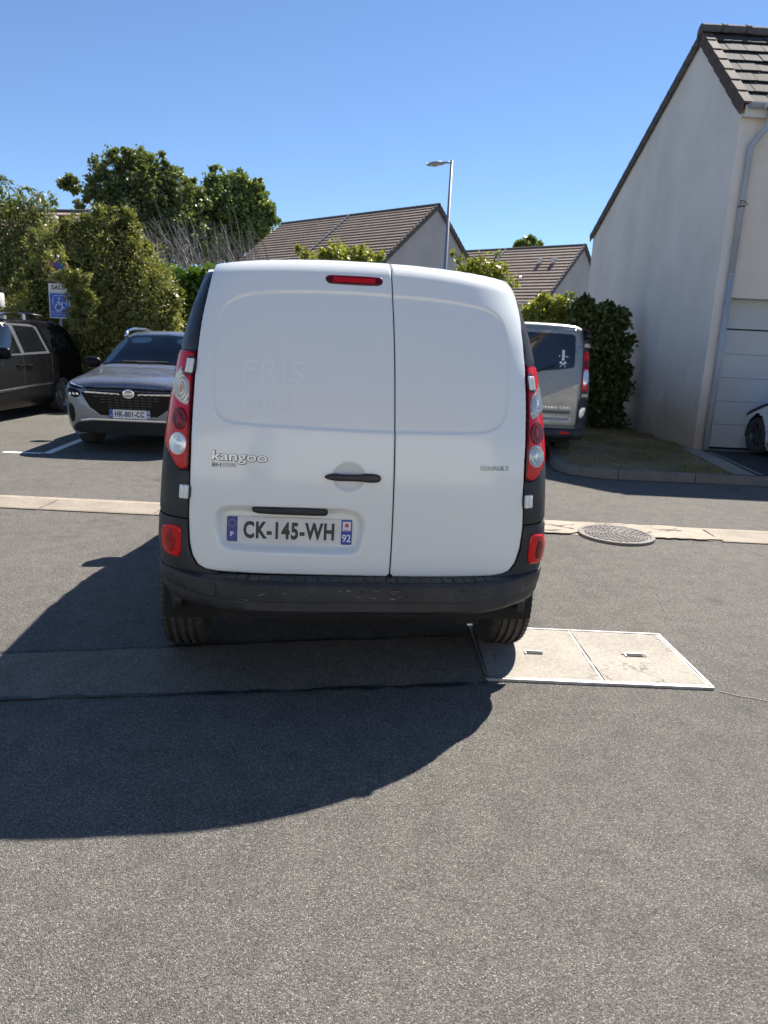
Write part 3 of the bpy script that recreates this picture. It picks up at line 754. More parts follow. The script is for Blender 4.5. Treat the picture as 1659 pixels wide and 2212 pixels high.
ell = lambda cx, cy, rx, ry: [(cx + rx * math.cos(t), cy + ry * math.sin(t)) for t in np.linspace(0, 2 * math.pi, 24, endpoint=False)]
ring_lens(lampL, ZL, [(345, 430), (300, 490), (240, 580), (215, 680), (225, 780), (260, 880), (330, 950), (415, 995), (435, 900), (450, 680), (430, 630), (380, 570), (350, 500)], (335, 750), 'lens_amber', 'bulb_amber', 420, 'lens_rim')
ring_lens(lampL, ZL, ell(310, 1195, 105, 165), (310, 1210), 'lens_dark', 'bulb_red', 420, None)
ring_lens(lampL, ZL, ell(277, 1560, 118, 158), (285, 1550), 'lens_clear', 'lens_clear', 420, 'lens_rim')
ring_lens(lampR, ZR, [(460, 510), (500, 560), (535, 640), (548, 740), (530, 860), (470, 960), (370, 1025), (365, 720), (400, 680), (445, 620), (458, 560)], (455, 790), 'lens_amber_dim', 'lens_clear', 420, 'lens_rim')
ring_lens(lampR, ZR, ell(450, 1230, 95, 160), (445, 1240), 'lens_dark', 'bulb_red', 420, None)
ring_lens(lampR, ZR, ell(445, 1570, 103, 152), (440, 1570), 'lens_clear_dim', 'lens_clear', 420, 'lens_rim')

bcoff = lambda P: .004 * (1 - sstep(.66, .74, P[:, 1])) * (.4 + .6 * (1 - sstep(.9, 1.25, np.abs(P[:, 0]))))
# lower corner cladding (in the bumper's plastic) and bumper
for s, ein, lampout in ((-1, einL, tl_out), (1, einR, tr_out)):
    edge = np.concatenate([left_edge if s < 0 else right_edge]); zb = lampout[-1][1]
    lo = [p for p in (left_edge if s < 0 else right_edge)]
    e2 = lambda z: np.interp(z, np.abs(np.array([p[1] for p in lo]))[::-1], np.abs(np.array([p[0] for p in lo]))[::-1]) + .006
    out_low = [tuple(p) for p in lampout if p[1] < 1.13][::-1]
    ztopc = max(p[1] for p in out_low)
    zl = np.linspace(.785, zb - .004, 8)
    SC = SILQ - .035
    poly = [(s * e2(z), z) for z in zl] + [(s * min(abs(p[0]), SC) , p[1] - .004) for p in out_low] + [(s * SC, ztopc), (s * SC, .785)]
    panel('corner_cladding', np.array(poly), .016, vmap, 'plastic', van, depth=.02, off=.002, rnd=.004)
    poly = [(s * e2(z), z) for z in np.linspace(.575, .779, 14)] + [(s * (SILQ + .18), .779), (s * (SILQ + .30), .62), (s * (SILQ + .32), .45), (s * .62, .45), (s * .60, .565)]
    panel('bumper_corner', np.array(poly), .02, vmap, 'plastic', van, depth=.02, off=.006, rnd=.005, offf=bcoff)
# bumper beam
bq = np.linspace(-1.20, 1.20, 141)
prof = [(-.04, 0, .559), (.0, .12, .561), (.004, .80, .560), (.010, .97, .553), (.012, 1.0, .54), (.011, 1.0, .486), (.004, .96, .480), (.004, .97, .474), (.005, .985, .445), (-.004, .93, .425), (-.03, .7, .412), (-.08, .3, .405)]
V = []; F = []
for q in bq:
    k = .094 * (1 - sstep(.40, .86, abs(q))) + .014; up = .03 * sstep(.55, 1.1, abs(q))
    ce = 1 - sstep(.55, .86, abs(q))
    for c, f, z in prof:
        b = vmap(np.array([[q, z + .02]]), np.array([0.]))[0]; b2 = vmap(np.array([[q, z + .02]]), np.array([1.]))[0] - b
        c = c * (.35 + .65 * ce) if c > 0 else c * ce - .004 * (1 - ce)
        rel = (z - .405) / .155
        p = b + b2 * (c + f * k); V.append((p[0], p[1], z + up * (1 - rel) * 1.2))
m_ = len(prof)
F = [(i * m_ + j, (i + 1) * m_ + j, (i + 1) * m_ + j + 1, i * m_ + j + 1) for i in range(len(bq) - 1) for j in range(m_ - 1)]
bumper = shade_auto(mesh('rear_bumper', V, F, 'plastic', van, True), 40)
def bmap(q, z, off):                                        # a point on the bumper's upright face
    k = .094 * (1 - sstep(.40, .86, abs(q))) + .014
    b = vmap(np.array([[q, .54]]), np.array([0.]))[0]; b2 = vmap(np.array([[q, .54]]), np.array([1.]))[0] - b
    p = b + b2 * (.0115 + k + off); return (p[0], p[1], z)
def shelf(q, f):
    k = .094 * (1 - sstep(.40, .86, abs(q))) + .014
    b = vmap(np.array([[q, .54]]), np.array([0.]))[0]; b2 = vmap(np.array([[q, .54]]), np.array([1.]))[0] - b
    p = b + b2 * (f * k); return (p[0], p[1])
for q0 in np.arange(-.56, .57, .048):                       # ribs of the step pad
    mb = MB(); c = [shelf(q0, .14), shelf(q0 + .040, .14), shelf(q0 + .040, .78), shelf(q0, .78)]
    mb.prism(c, lambda u, v: (u, v, .558), lambda u, v: (u, v, .5645)); mb.build('step_rib', 'plastic', bumper)
cq = zq(Z4, [(380, 1000)])[0][0]
mb = MB(); P = [(cq - .024, .492), (cq + .024, .492), (cq + .024, .546), (cq - .024, .546)]
mb.prism(P, lambda u, v: bmap(u, v, -.004), lambda u, v: bmap(u, v, .003)); mb.build('towing_eye_cover', 'trim', bumper)
for k in range(26):                                         # scuffs
    q0 = rng.uniform(-.5, .55); z0 = rng.uniform(.492, .545); L = rng.uniform(.006, .05); h_ = rng.uniform(.0012, .004); sl = rng.normal(0, .15)
    P = [(q0, z0), (q0 + L * .5, z0 + sl * L * .5 - h_), (q0 + L, z0 + sl * L), (q0 + L * .5, z0 + sl * L * .5 + h_)]
    mesh('scuff', [bmap(u, v, .0012) for u, v in P], [(0, 1, 2, 3)], 'scuff' if k % 3 else 'seal', bumper)
# bumper lamps
for s, Z, pts in ((-1, Z4, [(28, 578), (100, 580), (138, 596), (147, 640), (147, 778), (90, 768), (52, 740), (38, 690)]), (1, Z5, [(1285, 815), (1310, 806), (1378, 803), (1380, 870), (1372, 960), (1345, 1015), (1310, 1030), (1256, 1032), (1262, 930)])):
    P = zq(Z, pts); P[:, 0] = s * np.minimum(np.abs(P[:, 0]), SILQ - .01); cc = P.mean(0); P = smoothpoly(cc + (P - cc) * 1.07, 1)
    lf = panel('bumper_light', P, .006, vmap, 'lens_red', van, depth=.02, off=.013, rnd=.004, offf=lambda Q: bcoff(Q) + .0008 * np.sin(Q[:, 0] * 700))
    c = P.mean(0); t = np.linspace(0, 2 * math.pi, 24, endpoint=False)
    panel('reflector', np.stack([c[0] + .028 * np.cos(t), c[1] + .048 * np.sin(t)], 1), .006, vmap, 'lens_dark' if s > 0 else 'bulb_red', lf, depth=.002, off=.0155, rnd=.002, offf=bcoff)
# hinges
for s, z, in ((-1, 'a'), (-1, 'b'), (1, 'a'), (1, 'b')):
    px = {(-1, 'a'): (413.5, 790.5), (-1, 'b'): (400, 1061), (1, 'a'): (1144.5, 829), (1, 'b'): (1138.8, 1083)}[(s, z)]
    c = pxq([px])[0]; w2, h2 = .020, .029
    def hm(u, v, o): return tuple(vmap(np.array([[c[0] + u, c[1] + v]]), np.array([o]))[0])
    mb = MB(); 
    for (u0, u1, v0, v1, o1) in ((-w2, w2, -h2, h2, .016), (-w2 * .25, w2 * .35, -h2 * .9, h2 * .9, .024)):
        bmx = MB().box(u0, u1, 0, o1, v0, v1, .006); mb.add([hm(a, c2, b) for a, b, c2 in bmx.V], bmx.F)
    hg = mb.build('door_hinge', 'van_white', van, False); shade_auto(hg, 40)
    t = smoothpoly([(c[0] - w2 - .009, c[1] - h2 - .01), (c[0] + w2 + .009, c[1] - h2 - .01), (c[0] + w2 + .009, c[1] + h2 + .01), (c[0] - w2 - .009, c[1] + h2 + .01)], 1)
    panel('hinge_pocket', t, .02, vmap, 'trim', hg, depth=.001, off=.0088 if z == 'a' else .005, rnd=0)
# high brake light, handle, plate lamp, plate
P = smoothpoly(zq(Z2, [(1096, 185), (1112, 168), (1140, 164), (1450, 180), (1474, 192), (1481, 212), (1472, 232), (1440, 242), (1140, 226), (1108, 214)]), 1)
hb = panel('high_brake_light', P, .006, vmap, 'lens_deep', van, depth=.01, off=.004, rnd=.004)
panel('red_lens', zq(Z2, [(1150, 182), (1428, 197), (1428, 228), (1150, 212)]), .006, vmap, 'lens_red', hb, depth=.001, off=.0055, rnd=0, offf=lambda Q: .0006 * np.sin(Q[:, 0] * 500))
P = smoothpoly(zq(Z4, [(1088, 258), (1115, 243), (1165, 236), (1200, 243), (1330, 245), (1360, 238), (1440, 243), (1465, 258), (1466, 280), (1445, 298), (1380, 298), (1330, 290), (1180, 287), (1130, 280), (1100, 270)]), 1)
hd = panel('door_handle', P, .004, vmap, 'trim', van_doors[0], depth=.012, off=.022, rnd=.007)
P = zq(Z4, [(1391, 241), (1393.5, 241), (1393.5, 298), (1391, 298)]); panel('handle_joint', P, .01, vmap, 'seal', hd, depth=0, off=.0222, rnd=0)
P = smoothpoly(zq(Z4, [(605, 470), (630, 455), (1090, 470), (1118, 490), (1110, 520), (1080, 524), (660, 508), (615, 495)]), 1)
panel('number_plate_lamp', P, .006, vmap, 'plastic', van_doors[0], depth=.03, off=.004, rnd=.008)
pc = zq(Z4, [(445, 527), (1270, 557), (1265, 735), (433, 705)]); c = pc.mean(0); prot = R(-.35)
po = -.036
pm = lambda P, o: vmap(np.stack([c[0] + P[:, 0] * math.cos(prot) - P[:, 1] * math.sin(prot), c[1] + P[:, 0] * math.sin(prot) + P[:, 1] * math.cos(prot)], 1), np.asarray(o) + po)
def rrect(w, h, r_, cx=0, cy=0, corners=(1, 1, 1, 1)):
    out = []
    for k, (sx, sy) in enumerate(((1, 1), (-1, 1), (-1, -1), (1, -1))):
        if not corners[k]: out.append((cx + sx * w / 2, cy + sy * h / 2)); continue
        for t in np.linspace(0, math.pi / 2, 4):
            a = k * math.pi / 2 + t; out.append((cx + sx * (w / 2 - r_) + r_ * math.cos(a), cy + sy * (h / 2 - r_) + r_ * math.sin(a)))
    return np.array(out)
def number_plate(pm, parent, text, dept, ink, navy, sx=1.0, stars=True):
    pm0 = pm; pm = lambda P, o: pm0(np.asarray(P) * np.array([sx, 1.]), o)
    pl_ = panel('number_plate', rrect(.52, .11, .008), .02, pm, 'plate', parent, depth=.006, off=0, rnd=0)
    panel('country_band', rrect(.045, .108, .007, -.2365, 0, (0, 1, 1, 0)), .02, pm, navy, pl_, depth=0, off=.0006, rnd=0)
    panel('region_band', rrect(.045, .108, .007, .2365, 0, (1, 0, 0, 1)), .02, pm, 'plate_blue', pl_, depth=0, off=.0006, rnd=0)
    sh = lambda dx, dy: (lambda P, o: pm(P + np.array([dx, dy]), o))
    text_on('country_letter', 'F', .015, .020, sh(-.2365, -.022), 'print_white', pl_, .0003, .0008, .02)
    text_on('plate_number', text, .375, .075, sh(-.002, 0), ink, pl_, .0004, .0006, .038, 1.12)
    text_on('department_number', dept, .036, .034, sh(.2365, -.026), 'print_white', pl_, .0003, .0008, .02)
    if stars:
        for k in range(12):
            t = k * math.pi / 6; panel('star', np.array([(-.2365 + .0155 * math.cos(t) + .0022 * (1 if i % 2 == 0 else .45) * math.cos(i * math.pi / 5 + .31), .024 + .0155 * math.sin(t) + .0022 * (1 if i % 2 == 0 else .45) * math.sin(i * math.pi / 5 + .31)) for i in range(10)]), .01, pm, 'yellow', pl_, depth=0, off=.0009, rnd=0)
        for d_ in (-.208, .208):
            panel('plate_screw', np.array([(d_ + .003 * math.cos(t), -.004 + .003 * math.sin(t)) for t in np.linspace(0, 6.28, 10, endpoint=False)]), .01, pm, 'satin', pl_, depth=.001, off=.002, rnd=0)
        panel('region_logo', rrect(.034, .040, .002, .2365, .026), .02, pm, 'print_white', pl_, depth=0, off=.0009, rnd=0)
        panel('logo_star', np.array([(.2365 + (.0125 if i % 2 == 0 else .0058) * math.sin(i * math.pi / 8), .030 + (.0135 if i % 2 == 0 else .0062) * math.cos(i * math.pi / 8)) for i in range(16)]), .02, pm, 'print_red', pl_, depth=0, off=.0012, rnd=0)
        panel('logo_text', rrect(.022, .003, .0005, .2365, .0105), .02, pm, 'print_red', pl_, depth=0, off=.0012, rnd=0)
    else:
        panel('region_logo', rrect(.03, .03, .002, .2365, .03), .02, pm, 'print_white', pl_, depth=0, off=.0009, rnd=0)
        panel('logo_mark', rrect(.018, .018, .002, .2365, .03), .02, pm, 'print_red', pl_, depth=0, off=.0012, rnd=0)
    return pl_
vplate = number_plate(pm, van_doors[0], 'CK-145-WH', '92', 'ink_worn', 'plate_navy', sx=1.022)
# badges
b1 = zq(Z2, [(528, 1381)])[0]; text_on('badge_shade_outline', 'kangoo', .233, .054, flat(b1, R(-.3)), 'frame_grey', van_doors[0], .0012, .0003, .045); text_on('model_badge', 'kangoo', .228, .049, flat(b1 + np.array([0, .001]), R(-.3)), 'badge', van_doors[0], .0035, .002, .012)  # dark outline under the letters stands in for their shadow
b2 = zq(Z2, [(376, 1424)])[0]; text_on('dealer_sticker', 'BH', .037, .0165, flat(b2), 'print_black', van_doors[0], .0003, .0004, .01)
b3 = zq(Z2, [(459, 1420), (459, 1433)]); text_on('dealer_sticker', 'AUTOMOBILES', .060, .0065, flat(b3[0]), 'print_black', van_doors[0], .0003, .0004)
text_on('dealer_sticker', '01.55.96.64.84', .060, .0065, flat(b3[1]), 'print_black', van_doors[0], .0003, .0004)
b4 = zq(Z3, [(962, 1450)])[0]; text_on('maker_badge', 'RENAULT', .132, .0185, flat(b4, R(-.2)), 'badge_dark', van_doors[1], .003, .0006, .022, 1.05)

# body sides, roof, nose: sections along the length
zs = np.concatenate([np.linspace(.30, 1.70, 34), np.linspace(1.72, 1.812, 8)]); xs_r = np.linspace(.63, 0, 12)
stn = [.30, .34] + list(np.arange(.42, 1.11, .04)) + [1.2, 1.6, 2.0, 2.2, 2.35, 2.5] + list(np.arange(2.58, 3.45, .04)) + [3.5, 3.7, 3.8, 3.86]
roofz = np.interp(stn, [0, 2.0, 2.2, 2.5, 3.0, 3.15, 3.6, 3.75, 3.86], [9, 9, 1.84, 1.62, 1.14, 1.06, .92, .8, .55]); wk = np.interp(stn, [.34, .8, 2.6, 3.2, 3.6, 3.86], [1, 1.035, 1.035, 1.02, .96, .83])
V = []; rows = []
for k, y in enumerate(stn):
    row = []
    side = [(W_(z) * wk[k], z) for z in zs] + [(x_ * wk[k], float(ztop(x_))) for x_ in xs_r]
    full = [(-a, b) for a, b in side] + [(a, b) for a, b in side[::-1][1:]]
    for x_, z in full:
        zz_ = min(z, float(ztop(x_)) - .014, roofz[k] - .05 * x_ ** 2); yy = y
        if k == 0:
            yy = float(Y0_(min(z, 1.79))) + (.25 if z < 1.79 else .095 + float(np.interp(abs(x_), ax, ay)) * .8 + .10 * float(sstep(.42, .60, abs(x_))))
        elif k == 1: yy = float(Y0_(min(z, 1.79))) + (.335 if z < 1.79 else .30)
        elif k <= 10: yy = max(y, float(Y0_(min(z, 1.79))) + .335 + .03 * (k - 1))
        if k == 0 and z < 1.79: x_ *= .986
        if k == 0 and z >= 1.79: zz_ -= .045 * float(sstep(.40, .60, abs(x_)))
        row.append((x_, yy, zz_))
    rows.append(row); V += row
m_ = len(rows[0]); F = [(i * m_ + j, i * m_ + j + 1, (i + 1) * m_ + j + 1, (i + 1) * m_ + j) for i in range(len(stn) - 1) for j in range(m_ - 1)]
F.append(tuple((len(stn) - 1) * m_ + j for j in range(m_)))
Fc = [f for f in F if len(f) > 4 or not any((np.mean([V[i][1] for i in f]) - a_) ** 2 + (np.mean([V[i][2] for i in f]) - .315) ** 2 < .385 ** 2 and abs(V[f[0]][0]) > .6 for a_ in (.665, 2.98))]
vbody = shade_auto(mesh('body', V, Fc, 'van_white', van, True), 38)
bv = BVHTree.FromPolygons(V, F)
def side_map(bvh, s):
    def f(P, o):
        out = []
        for (a, b), k in zip(P, np.broadcast_to(o, len(P))):
            h = bvh.ray_cast(Vector((s * 5, a, b)), Vector((-s, 0, 0)))
            p = h[0] if h[0] else Vector((s * .8, a, b)); nn = h[1] if h[0] else Vector((s, 0, 0))
            if nn.x * s < 0: nn = -nn
            out.append(tuple(p + nn * float(k)))
        return np.array(out)
    return f
def end_map(bvh, s):
    """projects (x, z) along y; s=-1 seen from -y"""
    def f(P, o):
        out = []
        for (a, b), k in zip(P, np.broadcast_to(o, len(P))):
            h = bvh.ray_cast(Vector((a, s * 9, b)), Vector((0, -s, 0)))
            p = h[0] if h[0] else Vector((a, 0, b)); nn = h[1] if h[0] else Vector((0, s, 0))
            if nn.y * s < 0: nn = -nn
            out.append(tuple(p + nn * float(k)))
        return np.array(out)
    return f
for s in (-1, 1):
    sm = side_map(bv, s)
    panel('door_window', smoothpoly([(2.05, 1.10), (2.80, 1.10), (2.42, 1.60), (2.05, 1.66)], 1), .06, sm, 'glass_dark', vbody, depth=0, off=.003, rnd=0)
    panel('side_moulding', np.array([(.62, .62), (2.3, .62), (2.3, .72), (1.0, .72)]), .08, sm, 'plastic', vbody, depth=.01, off=.012, rnd=.003)
    for ya, yb in ((1.0, 1.01), (1.95, 1.96), (2.9, 2.91)):
        panel('door_seam', np.array([(ya, .45), (yb, .45), (yb, 1.62 if ya < 2.5 else 1.05), (ya, 1.62 if ya < 2.5 else 1.05)]), .2, sm, 'seal', vbody, depth=0, off=.001, rnd=0)
    mb = MB().box(-.085 + s * .985, .085 + s * .985, 2.58, 2.72, 1.02, 1.24, .04).box(min(s * .84, s * .95), max(s * .84, s * .95), 2.64, 2.70, 1.05, 1.10, .01)
    shade_auto(mb.build('door_mirror', 'trim', van), 50)
panel('windscreen', smoothpoly([(-.62, 1.16), (.62, 1.16), (.50, 1.70), (-.50, 1.70)], 1), .06, end_map(bv, 1), 'glass_dark', vbody, depth=0, off=.003, rnd=0)

def wheel(parent, loc, r_, w, side, rim_mat='alloy', spokes=5, name='wheel', tread=True, rr=.62):
    """side: +1 outer face towards +x"""
    wh = bpy.data.objects.new(name, None); wh.location = loc; wh.empty_display_size = .1; link(wh, parent)
    T = lambda v: Vector((v.z * side, v.x, v.y))
    hw = w / 2; pr = [(r_ * rr, -hw * .8), (r_ * .72, -hw * .98), (r_ * .9, -hw), (r_ * .965, -hw * .93), (r_ * .99, -hw * .8)]
    if tread:
        for g in np.linspace(-.52, .52, 4):
            pr += [(r_, (g - .07) * w), (r_ - .008, (g - .055) * w * 1.0), (r_ - .008, (g + .055) * w), (r_, (g + .07) * w)] if abs(g) < .4 else []
        grooves = [-.29, -.10, .10, .29]; pr = pr[:5]
        for g in grooves: pr += [(r_, (g - .05) * w), (r_ - .012, (g - .045) * w), (r_ - .012, (g + .045) * w), (r_, (g + .05) * w)]
    pr += [(r_ * .99, hw * .8), (r_ * .965, hw * .93), (r_ * .9, hw), (r_ * .72, hw * .98), (r_ * rr, hw * .8)]
    ty = MB().lathe(pr, 56, T); o = shade_auto(ty.build('tyre', 'rubber', wh), 35)
    if tread:
        mb = MB(); nb = 62
        for k in range(nb):
            a = 2 * math.pi * k / nb
            for s in (-1, 1):
                P = [(s * .30 * w, a), (s * .40 * w, a + .010), (s * .475 * w, a + .03), (s * .475 * w, a + .045), (s * .40 * w, a + .026), (s * .30 * w, a + .014)]
                V = [T(Vector(((r_ + (.0012 if abs(h) < .45 * w else -.006)) * math.cos(t), (r_ + (.0012 if abs(h) < .45 * w else -.006)) * math.sin(t), h))) for h, t in P]
                mb.add(V, [tuple(range(6))])
        tag(mb.build('tread_sipes', 'seal', o), kind='stuff')
    rim = bpy.data.objects.new('x', None); bpy.data.objects.remove(rim)
    mb = MB().lathe([(r_ * rr + .004, hw * .80), (r_ * rr - .012, hw * .78), (r_ * rr - .03, hw * .35), (r_ * rr - .035, -hw * .6)], 40, T)
    mb.lathe([(.001, hw * .55), (.045, hw * .55), (.055, hw * .45), (.06, hw * .2)], 20, T)
    for k in range(spokes):
        a = 2 * math.pi * k / spokes + .3
        for da in ((-.16, .16) if spokes <= 6 else (0,)):
            r0, r1 = .03, r_ * rr - .008; hw0 = .018 if spokes <= 6 else .02
            c0, c1 = a + da * .3, a + da
            P = []
            for rr_, aa, ww in ((r0, c0, hw0), (r1, c1, hw0 * .8)):
                for sgn in (-1, 1):
                    P.append((rr_ * math.cos(aa) - sgn * ww * math.sin(aa), rr_ * math.sin(aa) + sgn * ww * math.cos(aa)))
            P = [P[0], P[2], P[3], P[1]]
            mb.prism(P, lambda u, v: T(Vector((u, v, hw * .25))), lambda u, v: T(Vector((u, v, hw * .56))))
    mb.build('rim', rim_mat, wh)
    MB().lathe([(r_ * .52, -hw * .2), (.001, -hw * .2)], 24, T).build('brake_disc', 'seal', wh)
    return wh
def liner(parent, side, cy, cz, r_, x0, x1):
    V = []
    for t in np.linspace(R(-8), R(188), 24): V += [(side * x0, cy + r_ * math.cos(t), cz + r_ * math.sin(t)), (side * x1, cy + r_ * math.cos(t), cz + r_ * math.sin(t))]
    return mesh('wheel_arch_liner', V, [(2 * i, 2 * i + 1, 2 * i + 3, 2 * i + 2) for i in range(23)], 'seal', parent)
for s in (-1, 1):
    wheel(van, (s * .80, .665, .315), .315, .195, s, 'satin', 5)
    wheel(van, (s * .79, 2.98, .315), .315, .195, s, 'satin', 5)
    # wheel arch liner
    liner(van, s, 2.98, .315, .385, .5, .86)
    for a_ in (.665, 2.98):
        pa = [(a_ + .365 * math.cos(t), .315 + .365 * math.sin(t)) for t in np.linspace(R(0), R(180), 24)] + [(a_ + .425 * math.cos(t), .315 + .425 * math.sin(t)) for t in np.linspace(R(180), R(0), 24)]
        panel('wheel_arch', np.array(pa), .05, side_map(bv, s), 'plastic', van, depth=.03, off=.010, rnd=.003)
    liner(van, s, .665, .315, .385, .60, .86)
MB().box(-.60, .60, .08, 3.6, .34, .44).box(-.70, .70, .60, .80, .24, .33).build('underbody', 'seal', van)
mb = MB().tube([(.25, .35, .36), (.25, .6, .34), (.2, 1.2, .33)], .026, 10); mb.build('exhaust_pipe', 'steelrim', van)
for a in (-.56, .45): MB().box(a, a + .11, .1, .12, .31, .42).build('mud_bracket', 'seal', van)

# ================================================================== houses
def stepped_roof(mb, L, S, n, h, f):
    """n tile courses on a slope: u along ridge 0..L, s up the slope 0..S; f(u, s, up) -> 3-D"""
    for i in range(n):
        s0, s1 = S * i / n, S * (i + 1) / n + .02
        mb.add([f(0, s0, h), f(L, s0, h), f(L, s1, .012), f(0, s1, .012), f(0, s0, .0), f(L, s0, .0)], [(0, 1, 2, 3), (4, 5, 1, 0)])
def gable_house(name, label, apex, ang, L, half, rise, courses, tile, wall, extra=True, split=None, hb=None, group=None):
    """apex: world point of the near gable peak; the ridge runs from it along (-cos, sin)(ang)"""
    o = empty(name, (apex[0], apex[1], 0), math.pi - ang); tag(o, label, 'house', group)      # local +x along the ridge
    zr = apex[2]; ze = zr - rise; hb = hb or half
    zb = zr - rise * hb / half
    # local y: +y is the side seen by the camera (checked by sign below)
    sd = 1.0
    def wallbox():
        mb = MB(); pr = [(-hb, 0), (half, 0), (half, ze), (0, zr), (-hb, zb)]
        mb.prism(pr, lambda u, v: (0, u, v), lambda u, v: (L, u, v)); return mb.build('wall', wall, o)
    wallbox()
    for sgn, hf, zz_ in ((1, half, ze), (-1, hb, zb)):
        sl = math.hypot(hf, zr - zz_); ov = .35; S = sl + ov; dy, dz = hf / sl, (zr - zz_) / sl
        nrm = (sgn * dz, dy)
        def f(u, s, up, sgn=sgn, S=S, dy=dy, dz=dz, nrm=nrm):
            t = S - s; return (u - .12, sgn * t * dy + nrm[0] * (up + .05), zr - t * dz + nrm[1] * (up + .05))
        mb = MB(); stepped_roof(mb, L + .24, S, courses, .075, f)
        rf = mb.build('roof_slope', tile, o)
        mb = MB()
        for i in range(courses):
            s0, s1 = S * i / courses, S * (i + 1) / courses
            mb.add([f(-.03, s0, .09), f(-.03, s1, .06), f(-.03, s1, -.16), f(-.03, s0, -.13), f(.12, s0, .09), f(.12, s1, .06), f(.12, s1, -.16), f(.12, s0, -.13)], [(0, 1, 2, 3), (4, 7, 6, 5), (0, 4, 5, 1), (3, 2, 6, 7), (0, 3, 7, 4), (1, 5, 6, 2)])
        mb.build('verge', 'tile_dark', o)
        if split:
            mb = MB()
            for us in split:
                mb.add([f(us, 0, .13), f(us + .14, 0, .13), f(us + .14, S, .10), f(us, S, .10), f(us, 0, 0), f(us + .14, 0, 0)], [(0, 1, 2, 3), (4, 5, 1, 0)])
            mb.build('party_wall_flashing', 'lamp_grey', o)
        y_e = sgn * S * dy
        MB().tube([(-.1, y_e + sgn * .06, zr - S * dz - .02), (L + .1, y_e + sgn * .06, zr - S * dz - .02)], .07, 8).build('gutter', 'pvc_white', o)
        if extra and sgn == 1:
            MB().tube([(.35, y_e + sgn * .05, zr - S * dz - .05), (.35, y_e - sgn * .25, zr - S * dz - .4), (.35, y_e - sgn * .27, 0)], .05, 8).build('downpipe', 'pvc_white', o)
    MB().tube([(-.15, 0, zr + .06), (L + .15, 0, zr + .06)], .11, 8).build('ridge', 'tile_dark', o)
    return o, (zr, half, rise)
def ridge_dir(pa, pb, Y0):
    a = ray(*pa); b = ray(*pb); za = a[2] / a[1]; zb = b[2] / b[1]; Yb = Y0 * za / zb
    A = np.array([a[0] / a[1] * Y0, Y0]); B = np.array([b[0] / b[1] * Yb, Yb]); d = B - A
    return (A[0], A[1], CAMH + za * Y0), math.atan2(d[1], -d[0]), np.hypot(*d)
Y1 = 40.0
ap1, an1, len1 = ridge_dir((945, 446), (612, 486), Y1)
h1, _ = gable_house('row_house', 'brown tiled house with grey gable behind the street lamp, largest roof above the van', ap1, an1, len1, .0985 * Y1, 3.1, 18, 'tile_brown', 'stucco_far', split=[len1 * .52], group='brown tiled houses in the background')
Y2 = 50.0
ap2, an2, len2 = ridge_dir((1262, 532), (1090, 541), Y2)
h2, g2 = gable_house('row_house', 'smaller brown tiled house with two roof vents, behind the silver van', ap2, an2, len2 * 1.75, 4.9, 3.8, 18, 'tile_brown', 'stucco_far', split=[len2 * .98], group='brown tiled houses in the background')
for px in ((1168, 567), (1196, 565)):
    # vents sit on the slope facing the camera
    best = None
    for s in np.linspace(.2, 5, 60):
        for u in np.linspace(.3, 10, 80):
            loc = Vector((u, s, g2[0] - s * g2[2] / g2[1] + .1)); wv = h2.matrix_basis @ loc
            v = np.array([wv.x, wv.y, wv.z - CAMH]); fz = v[1] * cp - v[2] * sp; uy = v[1] * sp + v[2] * cp
            x_, y_ = FPX * v[0] / fz, -FPX * uy / fz; X_, Y_ = CX + x_ * cr - y_ * sr, CY + x_ * sr + y_ * cr
            e = (X_ - px[0]) ** 2 + (Y_ - px[1]) ** 2
            if best is None or e < best[0]: best = (e, loc)
    l0 = best[1]; MB().box(l0.x - .15, l0.x + .15, l0.y - .1, l0.y + .2, l0.z - .1, l0.z + .22, .03).build('roof_vent', 'pvc_white', h2)
ap3 = (-8.3, 30, 5.35)
gable_house('row_house', 'low house with pale pink tiled roof, right of the cypress top behind the hedge', atY(303, 512, 29.5), R(8), 5.5, 3.4, 1.9, 10, 'tile_pink', 'stucco_far', extra=False, group='pink roofed houses at the left')
gable_house('row_house', 'house with pale pink tiled roof peeping over the shrubs below the oak, farther left', atY(188, 462, 31), R(10), 7., 3.4, 2.0, 10, 'tile_pink', 'stucco_far', extra=False, group='pink roofed houses at the left')

# ---- the near house on the right
HX, HY0, HYR, HY1 = 5.1, 11.85, 13.78, 19.65
ZE, ZR_, ZBK = 5.33, 6.95, 4.59
HXE = 13.5
hs = empty('gable_house', (HX, HY0, 0)); tag(hs, 'large beige rendered house with asymmetric dark tiled roof and garage on the right', 'house')
L_ = lambda X, Y, Z: (X - HX, Y - HY0, Z)
mb = MB(); pr = [(HY0, 0), (HY0, ZE), (HYR, ZR_), (HY1, ZBK), (HY1, 0)]
mb.prism(pr, lambda u, v: L_(HX, u, v), lambda u, v: L_(HX + .25, u, v)); mb.build('gable_wall', 'stucco_a', hs)
GX0, GX1, GZ = 5.32, 8.1, 2.56
mb = MB()
mb.box(.252, GX0 - HX, 0.003, .25, 0, ZE - .03).box(GX1 - HX, HXE - HX, .003, .25, 0, ZE - .03).box(GX0 - HX, GX1 - HX, .003, .25, GZ, ZE - .03)
mb.build('front_wall', 'stucco_b', hs)
MB().box(.25, HXE - HX, HY1 - HY0 - .25, HY1 - HY0 - .003, 0, ZBK - .05).box(HXE - HX - .25, HXE - HX, .25, HY1 - HY0 - .25, 0, ZBK - .1).build('rear_wall', 'stucco_b', hs)
gd = empty('x'); bpy.data.objects.remove(gd)
gd = MB().box(GX0 - HX, GX1 - HX, .33, .36, .10, GZ).build('garage_door', 'seal', hs)
